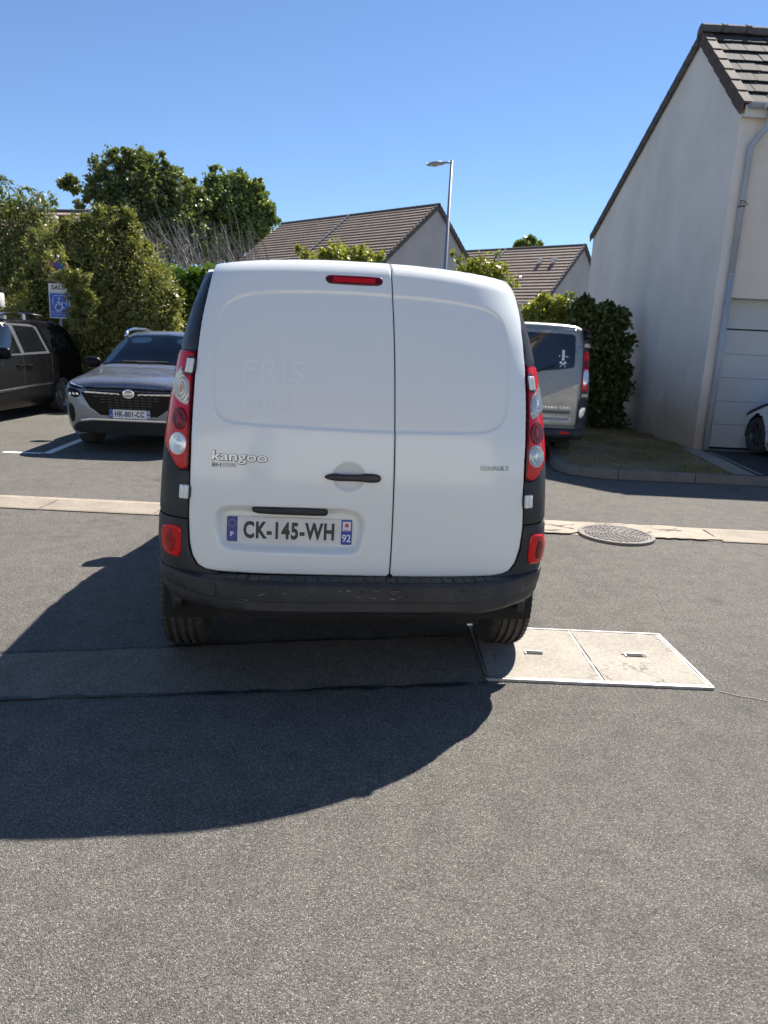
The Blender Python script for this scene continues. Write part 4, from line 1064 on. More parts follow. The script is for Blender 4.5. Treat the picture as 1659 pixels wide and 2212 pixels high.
MB().box(GX0 - HX - .001, GX0 - HX + .05, .26, .33, .10, GZ).box(GX1 - HX - .05, GX1 - HX, .26, .33, .10, GZ).box(GX0 - HX + .05, GX1 - HX - .05, .26, .33, 2.10, GZ - .001).build('door_frame', 'garage', gd)
zs_ = np.linspace(.14, 2.08, 6)
for i in range(5):
    MB().box(GX0 - HX + .055, GX1 - HX - .055, .29, .335, zs_[i] + .002, zs_[i + 1] - .002, .003).build('door_panel', 'garage', gd)
MB().box(GX0 - HX, GX1 - HX, .0, .26, .08, .115).build('threshold', 'kerb', hs)
# tiles
def slope_frame(ya, za, yb, zb):
    d = Vector((0, yb - ya, zb - za)); S = d.length; d.normalize(); nrm = Vector((0, -d.z, d.y))
    if nrm.z < 0: nrm = -nrm
    return d, nrm, S
def tile_mesh(w, L, h, t):
    """flat interlocking tile: x width, y up the slope, z normal, lower edge raised by h"""
    bm = bmesh.new()
    V = [(0, 0, h), (w, 0, h), (w, L, t), (0, L, t), (0, 0, h - t), (w, 0, h - t), (w, L, 0), (0, L, 0)]
    vs = [bm.verts.new(v) for v in V]
    for f in ((0, 1, 2, 3), (7, 6, 5, 4), (4, 5, 1, 0), (6, 7, 3, 2), (5, 6, 2, 1), (7, 4, 0, 3)): bm.faces.new([vs[i] for i in f])
    bmesh.ops.bevel(bm, geom=bm.edges[:], offset=.006, segments=1, affect='EDGES')
    me = bpy.data.meshes.new('roof_tile'); bm.to_mesh(me); bm.free(); return me
for tag_, (ya, za, yb, zb, nrow) in dict(front=(HY0 - .13, ZE - .04, HYR, ZR_ + .08, 7), back=(HY1 + .15, ZBK - .06 + .08, HYR, ZR_ + .08, 18)).items():
    d, nrm, S = slope_frame(ya, za, yb, zb); g_ = S / nrow; front = tag_ == 'front'
    xax = Vector((1, 0, 0)); yax = d; zax = xax.cross(yax)
    if zax.z < 0: xax = Vector((-1, 0, 0)); zax = xax.cross(yax)
    roof = mesh('roof_deck', [L_(HX - .02, ya, za - .03), L_(HXE, ya, za - .03), L_(HXE, yb, zb - .03), L_(HX - .02, yb, zb - .03)], [(0, 1, 2, 3)], 'tile_dark', hs)
    tw = .30; me_t = tile_mesh(tw - .003, g_ + .05, .052, .018); me_t.materials.append(MT['tile'])
    vm = bmesh.new()
    # verge tile: top and side flange
    bx = MB().box(0, .13, 0, g_ + .04, .02, .052).box(-.022, .0, -.01, g_ + .03, -.13, .056); bx_me = bpy.data.meshes.new('verge_tile')
    sgn = 1 if xax.x > 0 else -1
    bx_me.from_pydata([((x_ if sgn > 0 else -x_), y_, z_) for x_, y_, z_ in bx.V], [], bx.F); bx_me.materials.append(MT['tile_verge'] if front else MT['tile_dark'])
    for r_ in range(nrow):
        base = Vector(L_(HX - .035, ya, za)) + d * (g_ * r_)
        o = bpy.data.objects.new('verge_tile', bx_me); link(o, roof)
        tilt = Matrix.Rotation(R(-2.2), 4, 'X')
        m = Matrix((( xax.x, yax.x, zax.x, 0), (xax.y, yax.y, zax.y, 0), (xax.z, yax.z, zax.z, 0), (0, 0, 0, 1)))
        o.matrix_local = Matrix.Translation(base + zax * .012) @ m @ tilt
        if front:
            for c_ in range(24):
                o = bpy.data.objects.new('roof_tile', me_t); link(o, roof)
                off_x = .115 + c_ * tw + (tw / 2 if r_ % 2 else 0)
                o.matrix_local = Matrix.Translation(base + Vector((off_x, 0, 0)) + zax * (.0 + rng.normal(0, .0025))) @ m @ Matrix.Rotation(rng.normal(0, .006), 4, 'Z') @ Matrix.Rotation(rng.normal(0, .008), 4, 'Y')
            if r_ % 2:
                o = bpy.data.objects.new('half_tile', me_t); link(o, roof); o.matrix_local = Matrix.Translation(base + Vector((.115 - .002, 0, 0))) @ m @ Matrix.Scale(.5, 4, (1, 0, 0))
    if not front:
        mb = MB()
        for r_ in range(nrow):
            a = Vector(L_(HX + .08, ya, za)) + d * (g_ * r_); b = a + d * (g_ + .03); e = Vector((HXE - HX - .1, 0, 0))
            mb.add([a + zax * .05, a + e + zax * .05, b + e + zax * .01, b + zax * .01, a, a + e], [(0, 1, 2, 3), (4, 5, 1, 0)])
        mb.build('tile_courses', 'tile', roof)
ridge = MB().box(-.02, HXE - HX, HYR - HY0 - .03, HYR - HY0 + .03, ZR_ + .02, ZR_ + .10).build('ridge_batten', 'tile_dark', hs)
mb = MB()
def half_round(L, r_):
    V = []; F = []
    for k, x_ in enumerate((0, L * .8, L * .8, L)):
        rr_ = r_ * (1.0 if k < 2 else 1.08)
        for t in np.linspace(-.25, math.pi + .25, 13): V.append((x_, rr_ * math.cos(t), rr_ * math.sin(t)))
    for i in range(3):
        for j in range(12): F.append((i * 13 + j, i * 13 + j + 1, (i + 1) * 13 + j + 1, (i + 1) * 13 + j))
    F += [tuple(range(13)), tuple(reversed(range(39, 52)))]
    return V, F
Vr, Fr = half_round(.42, .135); rme = bpy.data.meshes.new('ridge_tile'); rme.from_pydata(Vr, [], Fr); rme.materials.append(MT['tile_dark'])
for k in range(20):
    o = bpy.data.objects.new('ridge_tile', rme); link(o, hs); o.location = (-.07 + k * .41, HYR - HY0, ZR_ + .10 + rng.normal(0, .003)); o.rotation_euler = (rng.normal(0, .02), rng.normal(0, .006), 0)
# gutter and downpipe
gy, gz = -.20, ZE - .03
mb = MB(); V = []; F = []
for i, x_ in enumerate((.02, HXE - HX)):
    for r_ in (.062, .056):
        for t in np.linspace(math.pi, 2 * math.pi, 9): V.append((x_, gy + r_ * math.cos(t), gz + r_ * math.sin(t)))
for j in range(8): F += [(j, j + 1, 18 + j + 1, 18 + j), (9 + j + 1, 9 + j, 27 + j, 27 + j + 1)]
F += [(0, 18, 27, 9), (8, 17, 35, 26), tuple(range(9)), tuple(range(18, 27))]
gt = mesh('gutter', V, F, 'pvc', hs, True)
MB().tube([(.02, gy - .064, gz), (HXE - HX, gy - .064, gz)], .009, 6).build('gutter_bead', 'pvc_white', gt)
for x_ in (.24, .52, 1.1, 1.9, 2.7):
    MB().lathe([(.068, -.012), (.068, .012)], 20, lambda v, x_=x_: Vector((x_ + v.z, gy + v.x, gz + min(v.y, .0)))).build('gutter_bracket', 'pvc_white', gt)
MB().box(.0, HXE - HX, -.115, -.003, ZE - .165, ZE - .14).box(0.0, HXE - HX, -.135, -.115, ZE - .19, ZE - .03).build('fascia', 'pvc_white', hs)
pipe = MB().tube([(.36, gy, gz - .05), (.36, gy, gz - .22), (.34, gy + .02, gz - .30), (.20, -.075, gz - .52), (.185, -.06, gz - .60), (.185, -.06, 2.9)], .046, 12).build('downpipe', 'pvc', hs, True)
MB().tube([(.185, -.06, 2.9), (.185, -.06, .12)], .048, 12).build('downpipe_lower', 'pvc', pipe, True)
for z_ in (3.9, 2.9, 1.32):
    MB().lathe([(.052, -.014), (.052, .014)], 16, lambda v, z_=z_: Vector((.185 + v.x, -.06 + v.y, z_ + v.z))).build('pipe_collar', 'steelrim' if z_ > 3.5 else 'pvc', pipe, True)
MB().tube([(.15, -.11, 3.93), (.13, -.12, 3.98), (.2, -.12, 3.97), (.26, -.1, 3.92)], .006, 6).build('wire_clip', 'seal', pipe)

# houses across the street behind the camera, seen only as reflections; added pale and near to brighten the van
gable_house('row_house', 'pale rendered house across the street, added to light the van and mirrored in the dark van window', (10.5, -13.2, 7.1), R(4), 11.5, 3.8, 2.4, 12, 'tile_brown', 'stucco_white', group='houses behind the viewer')
gable_house('row_house', 'second pale rendered house behind the viewer, farther along the street, added to light the van', (-2.5, -13.6, 7.1), R(-3), 11.5, 3.8, 2.4, 12, 'tile_brown', 'stucco_white', group='houses behind the viewer')

# ---- street lamp
LY = 22.0; lt = atY(976, 346, LY); lh = atY(935, 349, LY)
lamp = empty('street_lamp', (lt[0], LY, 0)); tag(lamp, 'grey street lamp with flat arm and head beyond the van roof', 'street lamp')
MB().tube([(0, 0, 0), (0, 0, 1.2), (0, 0, 1.25), (0, 0, lt[2])], [.085, .085, .07, .04], 14).build('pole', 'lamp_grey', lamp, True)
MB().tube([(.0, 0, lt[2] - .06), (-.22, -.02, lt[2] - .08)], .028, 10).build('arm', 'lamp_grey', lamp, True)
V = []; F = []
for i, (x_, w, h0, h1) in enumerate(((-.20, .04, -.11, -.05), (-.30, .09, -.14, -.04), (-.48, .14, -.17, -.05), (-.62, .12, -.17, -.09), (-.72, .05, -.16, -.12))):
    for y_, z_ in ((-w, (h0 + h1) / 2), (-w * .7, h1 - .01), (0, h1), (w * .7, h1 - .01), (w, (h0 + h1) / 2), (w * .8, h0), (-w * .8, h0)): V.append((x_, y_, lt[2] + z_))
for i in range(4):
    for j in range(7): F.append((i * 7 + j, i * 7 + (j + 1) % 7, (i + 1) * 7 + (j + 1) % 7, (i + 1) * 7 + j))
F += [tuple(range(7)), tuple(reversed(range(28, 35)))]
lhd = mesh('lamp_head', V, F, 'lamp_grey', lamp, True)
mesh('lamp_glass', [(-.30, -.06, lt[2] - .147), (-.62, -.08, lt[2] - .177), (-.62, .08, lt[2] - .177), (-.30, .06, lt[2] - .147)], [(0, 1, 2, 3)], 'sign_white', lhd)

# ---- parking signs on their post
SY = 14.7; z1 = lambda x, y: (x * .7233 * .54004, (500 + y * .7233) * .54004)
scn = atY(*z1(320, 800), SY)
sg = empty('parking_sign', (scn[0], SY, 0)); tag(sg, 'blue disabled parking sign below a round no parking sign, half hidden by the cypress', 'sign')
MB().tube([(0, .03, 0), (0, .03, 3.05)], .03, 10).build('post', 'post_grey', sg, True)
def disc(r_, y, z, seg=28): return [(r_ * math.cos(t), y, z + r_ * math.sin(t)) for t in np.linspace(0, 2 * math.pi, seg, endpoint=False)]
zc = scn[2] - .02
def plate(name, pts, mat, parent, th=.003):
    n_ = len(pts); V = pts + [(a, b + th, c) for a, b, c in pts]; return mesh(name, V, [tuple(range(n_)), tuple(reversed(range(n_, 2 * n_)))] + [(i, n_ + i, n_ + (i + 1) % n_, (i + 1) % n_) for i in range(n_)], mat, parent)
rs = plate('round_sign', disc(.225, 0, zc), 'sign_white', sg, .012)
plate('red_ring', disc(.21, -.003, zc), 'sign_red', rs); plate('blue_field', disc(.165, -.006, zc), 'sign_blue', rs)
plate('red_bar', [(-.14, -.009, zc + .105), (-.105, -.009, zc + .14), (.14, -.009, zc - .105), (.105, -.009, zc - .14)], 'sign_red', rs)
zs1 = atY(*z1(290, 897), SY)[2]
sp_ = plate('exception_plate', [(-.21, 0, zs1 + .075), (.21, 0, zs1 + .075), (.21, 0, zs1 - .085), (-.21, 0, zs1 - .085)], 'sign_white', sg, .01)
wmap = lambda cx, cz, y: (lambda P, o: np.stack([cx + P[:, 0], y - np.asarray(o), cz + P[:, 1]], 1))
text_on('lettering', 'SAUF', .30, .085, wmap(0, zs1, -.001), 'print_black', sp_, .001, .001, .02)
zt_, zb_ = atY(*z1(268, 922), SY)[2], atY(*z1(275, 1066), SY)[2]; zm = (zt_ + zb_) / 2; hh = (zt_ - zb_) / 2
bs = plate('blue_sign', [(-.21, 0, zm + hh), (.21, 0, zm + hh), (.21, 0, zm - hh), (-.21, 0, zm - hh)], 'sign_white', sg, .01)
plate('blue_field', [(-.19, -.003, zm + hh - .02), (.19, -.003, zm + hh - .02), (.19, -.003, zm - hh + .02), (-.19, -.003, zm - hh + .02)], 'sign_blue', bs)
def stroke(pts, w, y, name, mat, parent):
    V = []; F = []; P = np.array(pts, float)
    for i, p in enumerate(P):
        d = P[min(i + 1, len(P) - 1)] - P[max(i - 1, 0)]; nn = np.array([-d[1], d[0]]) / (np.hypot(*d) + 1e-9) * w / 2
        V += [(p[0] + nn[0], y, p[1] + nn[1]), (p[0] - nn[0], y, p[1] - nn[1])]
    return mesh(name, V, [(2 * i, 2 * i + 1, 2 * i + 3, 2 * i + 2) for i in range(len(P) - 1)], mat, parent)
ca_ = [(-.12, zm - .005), (-.14, zm + .09), (-.10, zm + .18), (.10, zm + .19), (.15, zm + .10), (.14, zm - .01)]
stroke(ca_, .010, -.008, 'car_outline', 'print_white', bs); stroke([(-.07, zm + .05), (.13, zm + .05)], .010, -.009, 'car_outline', 'print_white', bs)
stroke([(-.015, zm + .10), (-.012, zm + .02), (.045, zm + .02), (.075, zm - .06), (.10, zm - .05)], .022, -.011, 'wheelchair_user', 'print_white', bs)
stroke([(-.02 + .065 * math.cos(t), zm - .045 + .065 * math.sin(t)) for t in np.linspace(R(110), R(370), 18)], .018, -.010, 'wheelchair_wheel', 'print_white', bs)
plate('wheelchair_head', disc(.02, -.013, zm + .135, 12), 'print_white', bs, .002)
text_on('lettering', 'Si tu prends ma place', .33, .036, wmap(0, zm - hh + .115, -.004), 'print_white', bs, .001, .001, .0)
text_on('lettering', 'prends mon handicap', .33, .036, wmap(0, zm - hh + .065, -.004), 'print_white', bs, .001, .001, .0)
# ---- box on a post at the left edge
bp = empty('meter_box', (-7.56, 13.9, 0)); tag(bp, 'pale grey box on a slim post at the left edge, behind the black minivan', 'meter box')
mb = MB().box(-.16, .16, -.1, .1, 1.93, 2.20, .03); shade_auto(mb.build('box', 'sign_white', bp), 40)
MB().box(-.125, .105, -.108, -.098, 1.95, 2.15, .004).build('front_plate', 'post_grey', bp)
MB().tube([(.05, 0, 0), (.05, 0, 1.94)], .035, 10).build('post', 'sign_white', bp, True)

# ================================================================== the other vehicles
def catmull(P, n):
    """P (k, d): n samples per span"""
    P = np.asarray(P, float); k = len(P); out = []
    for i in range(k - 1):
        p0, p1, p2, p3 = P[max(i - 1, 0)], P[i], P[i + 1], P[min(i + 2, k - 1)]
        for t in np.linspace(0, 1, n, endpoint=False):
            out.append(.5 * ((2 * p1) + (-p0 + p2) * t + (2 * p0 - 5 * p1 + 4 * p2 - p3) * t * t + (-p0 + 3 * p1 - 3 * p2 + p3) * t ** 3))
    out.append(P[-1]); return np.array(out)
def car_body(stations, mat, parent, nl=9, npf=6, arches=(), ar=.37, name='body', warp=None):
    """stations: list of (y, [(x, z) ... half section bottom to top centre]); wheel arches cut as holes"""
    K = np.array([[(x_, y_, z_) for x_, z_ in pr] for y_, pr in stations]); k, m, _ = K.shape
    A = np.stack([catmull(K[:, j], nl) for j in range(m)], 1); B = np.stack([catmull(A[i], npf) for i in range(len(A))], 0)
    B = warp(B) if warp else B; B[:, -1, 0] = 0; B[:, :, 0] = np.maximum(B[:, :, 0], 0)
    full = np.concatenate([B * np.array([-1, 1, 1]), B[:, ::-1][:, 1:]], 1); n_, m2, _ = full.shape
    V = full.reshape(-1, 3); F = [(i * m2 + j, i * m2 + j + 1, (i + 1) * m2 + j + 1, (i + 1) * m2 + j) for i in range(n_ - 1) for j in range(m2 - 1)]
    F.append(tuple(range(m2))[::-1]); F.append(tuple((n_ - 1) * m2 + j for j in range(m2)))
    bvh = BVHTree.FromPolygons([tuple(v) for v in V], F)
    FF = []
    for f in F:
        c = V[list(f)].mean(0)
        if any((c[1] - ay_) ** 2 + (c[2] - az_) ** 2 < ar ** 2 and abs(c[0]) > .55 for ay_, az_ in arches): continue
        FF.append(f)
    b = shade_auto(mesh(name, V, FF, mat, parent, True), 42); return b, bvh
def arch_trim(parent, bvh, side, cy, cz, ar, mat, w=.05):
    P = []
    for t in np.linspace(R(-12), R(192), 26): P.append((cy + (ar - .02) * math.cos(t), cz + (ar - .02) * math.sin(t)))
    Q = [(cy + (ar + w) * math.cos(t), cz + (ar + w) * math.sin(t)) for t in np.linspace(R(192), R(-12), 26)]
    return panel('wheel_arch', np.array(P + Q), .05, side_map(bvh, side), mat, parent, depth=.03, off=.012, rnd=.004)

# ---- grey crossover facing the camera
qx = empty('crossover_car', (-3.36, 9.22, 0), R(3.0)); tag(qx, 'grey crossover car facing the camera, parked left of the van', 'car')
S_ = [(0.0, [(.50, .27), (.60, .34), (.66, .48), (.67, .60), (.665, .72), (.63, .80), (.40, .86), (0, .885)]),
      (.07, [(.66, .23), (.75, .33), (.785, .48), (.80, .62), (.80, .77), (.73, .865), (.45, .93), (0, .95)]),
      (.30, [(.76, .20), (.85, .32), (.885, .48), (.90, .64), (.89, .82), (.81, .925), (.50, .985), (0, 1.0)]),
      (.85, [(.80, .20), (.89, .32), (.915, .48), (.92, .68), (.905, .88), (.83, .985), (.52, 1.045), (0, 1.06)]),
      (1.22, [(.80, .20), (.90, .32), (.92, .48), (.92, .68), (.905, .90), (.82, 1.05), (.56, 1.11), (0, 1.13)]),
      (1.7, [(.80, .20), (.90, .32), (.92, .48), (.92, .68), (.905, .92), (.81, 1.13), (.65, 1.34), (0, 1.40)]),
      (2.12, [(.80, .20), (.90, .32), (.92, .48), (.92, .68), (.905, .94), (.80, 1.16), (.63, 1.52), (0, 1.585)]),
      (2.6, [(.80, .20), (.90, .32), (.92, .48), (.92, .68), (.905, .95), (.80, 1.17), (.62, 1.565), (0, 1.625)]),
      (3.4, [(.80, .20), (.90, .32), (.92, .48), (.92, .68), (.905, .96), (.79, 1.17), (.61, 1.55), (0, 1.61)]),
      (4.0, [(.78, .24), (.88, .34), (.91, .5), (.91, .70), (.89, .98), (.77, 1.17), (.58, 1.46), (0, 1.51)]),
      (4.36, [(.66, .30), (.78, .40), (.83, .52), (.84, .72), (.82, .96), (.70, 1.1), (.5, 1.2), (0, 1.22)]),
      (4.43, [(.58, .35), (.68, .44), (.72, .54), (.74, .72), (.72, .92), (.6, 1.03), (.42, 1.1), (0, 1.12)])]
qb, qbv = car_body(S_, 'grey_paint', qx, arches=((.92, .35), (3.58, .35)), ar=.40)
fm = end_map(qbv, -1)
sym = lambda pts: np.array(pts + [(-a, b) for a, b in pts[::-1]])
panel('grille', sym([(0, .815), (.56, .815), (.60, .77), (.50, .60), (.36, .50), (.0, .50)]), .03, fm, 'gloss_black', qx, depth=.01, off=.008, rnd=.003)
gr = qx.children[-1]
for i, z_ in enumerate(np.linspace(.525, .765, 8)):
    w = .54 * (z_ - .42) / .36 * .9
    xs_ = np.arange(-w, w, .085)
    for x_ in xs_ + (.042 if i % 2 else 0):
        panel('grille_bar', np.array([(x_ - .034, z_ - .003 + .05 * abs(x_) * .3), (x_ + .034, z_ - .003 + .05 * abs(x_) * .3), (x_ + .028, z_ + .009 + .05 * abs(x_) * .3), (x_ - .028, z_ + .009 + .05 * abs(x_) * .3)]), .05, fm, 'trim', gr, depth=.004, off=.013, rnd=0)
for s in (-1, 1):
    panel('chrome_bar', np.array([(s * .12, .785), (s * .56, .80), (s * .56, .782), (s * .12, .765)]), .04, fm, 'satin', gr, depth=.006, off=.014, rnd=.002)
    panel('nose_band', np.array([(s * .0, .862), (s * .54, .852), (s * .55, .822), (s * .0, .825)]), .03, fm, 'gloss_black', qx, depth=.004, off=.004, rnd=.001)
    hl = panel('headlight', smoothpoly([(s * .54, .86), (s * .80, .905), (s * .815, .87), (s * .74, .835), (s * .56, .825)], 1), .02, fm, 'gloss_black', qx, depth=.01, off=.006, rnd=.002)
    panel('daytime_light', np.array([(s * .56, .852), (s * .78, .893), (s * .77, .875), (s * .58, .84)]), .02, fm, 'lens_clear', hl, depth=.002, off=.009, rnd=0)
    panel('lamp_cluster', smoothpoly([(s * .60, .80), (s * .80, .84), (s * .805, .77), (s * .70, .71), (s * .63, .72)], 1), .02, fm, 'gloss_black', qx, depth=.01, off=.006, rnd=.002)
    for k in range(3):
        panel('lamp_lens', np.array([(s * (.63 + .05 * k), .745), (s * (.66 + .05 * k), .75), (s * (.665 + .05 * k), .775), (s * (.64 + .05 * k), .77)]), .02, fm, 'lens_clear', qx.children[-1], depth=.002, off=.009, rnd=0)
    panel('air_curtain', smoothpoly([(s * .70, .60), (s * .78, .66), (s * .79, .45), (s * .74, .38), (s * .69, .45)], 1), .03, fm, 'gloss_black', qx, depth=.01, off=.005, rnd=.002)
panel('lower_bumper', sym([(0, .425), (.45, .425), (.66, .40), (.74, .33), (.66, .27), (0, .25)]), .04, fm, 'seal', qx, depth=.01, off=.007, rnd=.003)
panel('skid_strip', sym([(0, .455), (.50, .455), (.62, .435), (.60, .42), (.47, .432), (0, .432)]), .03, fm, 'satin', qx, depth=.01, off=.016, rnd=.003)
em = panel('emblem', np.array([(.075 * math.cos(t), .785 + .058 * math.sin(t)) for t in np.linspace(0, 2 * math.pi, 28, endpoint=False)]), .02, fm, 'chrome', qx, depth=.01, off=.020, rnd=.004)
panel('emblem_field', np.array([(.058 * math.cos(t), .785 + .043 * math.sin(t)) for t in np.linspace(0, 2 * math.pi, 28, endpoint=False)]), .02, fm, 'post_grey', em, depth=.002, off=.0215, rnd=0)
panel('emblem_bar', np.array([(-.066, .775), (.066, .775), (.066, .797), (-.066, .797)]), .03, fm, 'chrome', em, depth=.003, off=.0235, rnd=0)
c0 = np.array([.012, .525]); base_y = float(fm(np.array([[.0, .525]]), np.array([0.]))[0][1])
number_plate(lambda P, o: np.stack([c0[0] + P[:, 0], base_y - .022 - np.asarray(o), c0[1] + P[:, 1]], 1), qx, 'HK-801-CC', '95', 'ink', 'plate_blue', stars=False)
# windscreen with what shows behind it
ws = sym([(0, 1.145), (.60, 1.125), (.735, 1.10), (.745, 1.16), (.605, 1.49), (.50, 1.535), (0, 1.56)])
panel('cabin', ws * .985 + np.array([0, .018]), .04, fm, 'interior', qx, depth=0, off=.003, rnd=0)
for s in (-1, 1):
    panel('pillar_lining', smoothpoly([(s * .715, 1.13), (s * .655, 1.12), (s * .58, 1.30), (s * .54, 1.46), (s * .60, 1.475), (s * .66, 1.33)], 1), .03, fm, 'beige', qx, depth=0, off=.007, rnd=0)
    panel('sun_visor', smoothpoly([(s * .18, 1.515), (s * .50, 1.49), (s * .49, 1.41), (s * .20, 1.42)], 1), .03, fm, 'beige', qx, depth=0, off=.007, rnd=0)
    panel('windscreen_wiper', np.array([(s * .1 - .35, 1.135), (s * .1 + .1, 1.15), (s * .1 + .1, 1.158), (s * .1 - .35, 1.145)]), .05, fm, 'seal', qx, depth=.004, off=.022, rnd=0)
panel('interior_mirror', rrect(.2, .05, .015, -.02, 1.485), .03, fm, 'seal', qx, depth=0, off=.008, rnd=0)
panel('windscreen', ws, .04, fm, 'glass', qx, depth=.012, off=.016, rnd=0)
for s in (-1, 1):
    sm = side_map(qbv, s)
    panel('side_window', smoothpoly([(1.55, 1.06), (3.5, 1.08), (3.3, 1.42), (2.3, 1.52), (2.0, 1.44)], 1), .06, sm, 'glass_dark', qx, depth=0, off=.004, rnd=0)
    for ya in (1.25, 2.25, 3.25): panel('door_seam', np.array([(ya, .35), (ya + .01, .35), (ya + .01, 1.05), (ya, 1.05)]), .15, sm, 'seal', qb, depth=0, off=.001, rnd=0)
    arch_trim(qx, qbv, s, .92, .35, .385, 'plastic'); arch_trim(qx, qbv, s, 3.58, .35, .385, 'plastic')
    liner(qx, s, .92, .35, .41, .5, .9); liner(qx, s, 3.58, .35, .41, .5, .9)
    wheel(qx, (s * .80, .92, .35), .35, .225, s, 'alloy', 5, tread=False); wheel(qx, (s * .80, 3.58, .35), .35, .225, s, 'alloy', 5, tread=False)
    mb = MB().box(s * .985 - .11, s * .985 + .11, 1.50, 1.66, 1.03, 1.19, .05).box(min(s * .83, s * .92), max(s * .83, s * .92), 1.54, 1.62, 1.04, 1.08, .01); shade_auto(mb.build('door_mirror', 'gloss_black', qx), 50)
    pts = [(s * .61, 1.95, 1.515), (s * .635, 2.1, 1.585), (s * .63, 2.4, 1.63), (s * .62, 3.0, 1.64), (s * .61, 3.6, 1.60), (s * .59, 3.85, 1.53)]
    MB().tube(pts, .022, 8).build('roof_rail', 'chrome', qx, True)
MB().box(-.78, .78, .25, 4.1, .22, .32).build('underbody', 'seal', qx)

# ---- silver green van, rear towards the camera
vx = empty('silver_van', (1.93, 10.38, 0), R(1.0)); tag(vx, 'silver green passenger van seen from behind, half hidden by the white van', 'van')
def vsec(w, zt, zb=.33, y=0):
    return [(w * .86, zb), (w * .985, zb + .12), (w, .60), (w * 1.005, .95), (w * .985, 1.30), (w * .95, 1.65), (w * .90, zt - .14), (w * .82, zt - .05), (w * .6, zt - .012), (0, zt)]
S_ = [(0.0, vsec(.90, 1.93, .36)), (.03, vsec(.935, 1.965)), (.12, vsec(.955, 1.985)), (.6, vsec(.96, 1.985)), (1.8, vsec(.96, 1.985)), (3.0, vsec(.96, 1.98)), (3.4, vsec(.96, 1.93))]
S_ += [(3.9, [(.82, .3), (.94, .42), (.955, .6), (.96, .9), (.94, 1.2), (.88, 1.4), (.80, 1.52), (.72, 1.58), (.5, 1.60), (0, 1.62)]), (4.3, [(.8, .28), (.92, .4), (.94, .6), (.93, .85), (.9, 1.0), (.82, 1.10), (.74, 1.14), (.66, 1.16), (.45, 1.17), (0, 1.18)]), (4.75, [(.6, .28), (.7, .4), (.74, .55), (.74, .65), (.7, .75), (.62, .82), (.52, .86), (.45, .88), (.3, .89), (0, .9)])]
vb, vbv = car_body(S_, 'silver_paint', vx, arches=((.95, .33), (4.05, .33)), ar=.38, warp=lambda B: B + np.stack([0 * B[..., 0], .20 * np.maximum(0, B[..., 2] - 1.15) * np.clip(1 - B[..., 1] / 1.2, 0, 1), 0 * B[..., 0]], -1))
rm = end_map(vbv, -1)
tg = panel('tailgate', sym([(0, .52), (.76, .52), (.79, .56), (.805, 1.2), (.80, 1.6), (.775, 1.86), (.70, 1.90), (0, 1.915)]), .02, rm, 'silver_paint', vx, depth=.02, off=.014, rnd=.006, offf=lambda P: -.012 * sstep(.60, .66, P[:, 1]) * (1 - sstep(.72, .735, P[:, 1])) * (np.abs(P[:, 0]) < .70))
panel('rear_window', smoothpoly(sym([(0, 1.285), (.45, 1.325), (.69, 1.365), (.705, 1.40), (.70, 1.78), (.685, 1.82), (.62, 1.835), (0, 1.84)]), 1), .04, rm, 'glass_dark', tg, depth=.002, off=.017, rnd=0)
panel('grip_recess', np.array([(-.66, .725), (.66, .725), (.67, .752), (-.67, .752)]), .04, rm, 'seal', tg, depth=0, off=.006, rnd=0)
mb = MB().tube([(.0, -.02, 1.23), (.12, -.02, 1.28), (.42, .0, 1.40)], .014, 8); mb.build('rear_wiper', 'trim', tg); MB().box(.03, .10, -.05, -.0, 1.17, 1.25, .02).build('wiper_base', 'trim', tg)
nm = lambda cx, cz: (lambda P, o: rm(P + np.array([cx, cz]), np.asarray(o) + .0145))
text_on('model_badge', 'VIVARO CDTI', .43, .032, nm(.47, .795), 'chrome', tg, .004, .0, .01, 1.2)
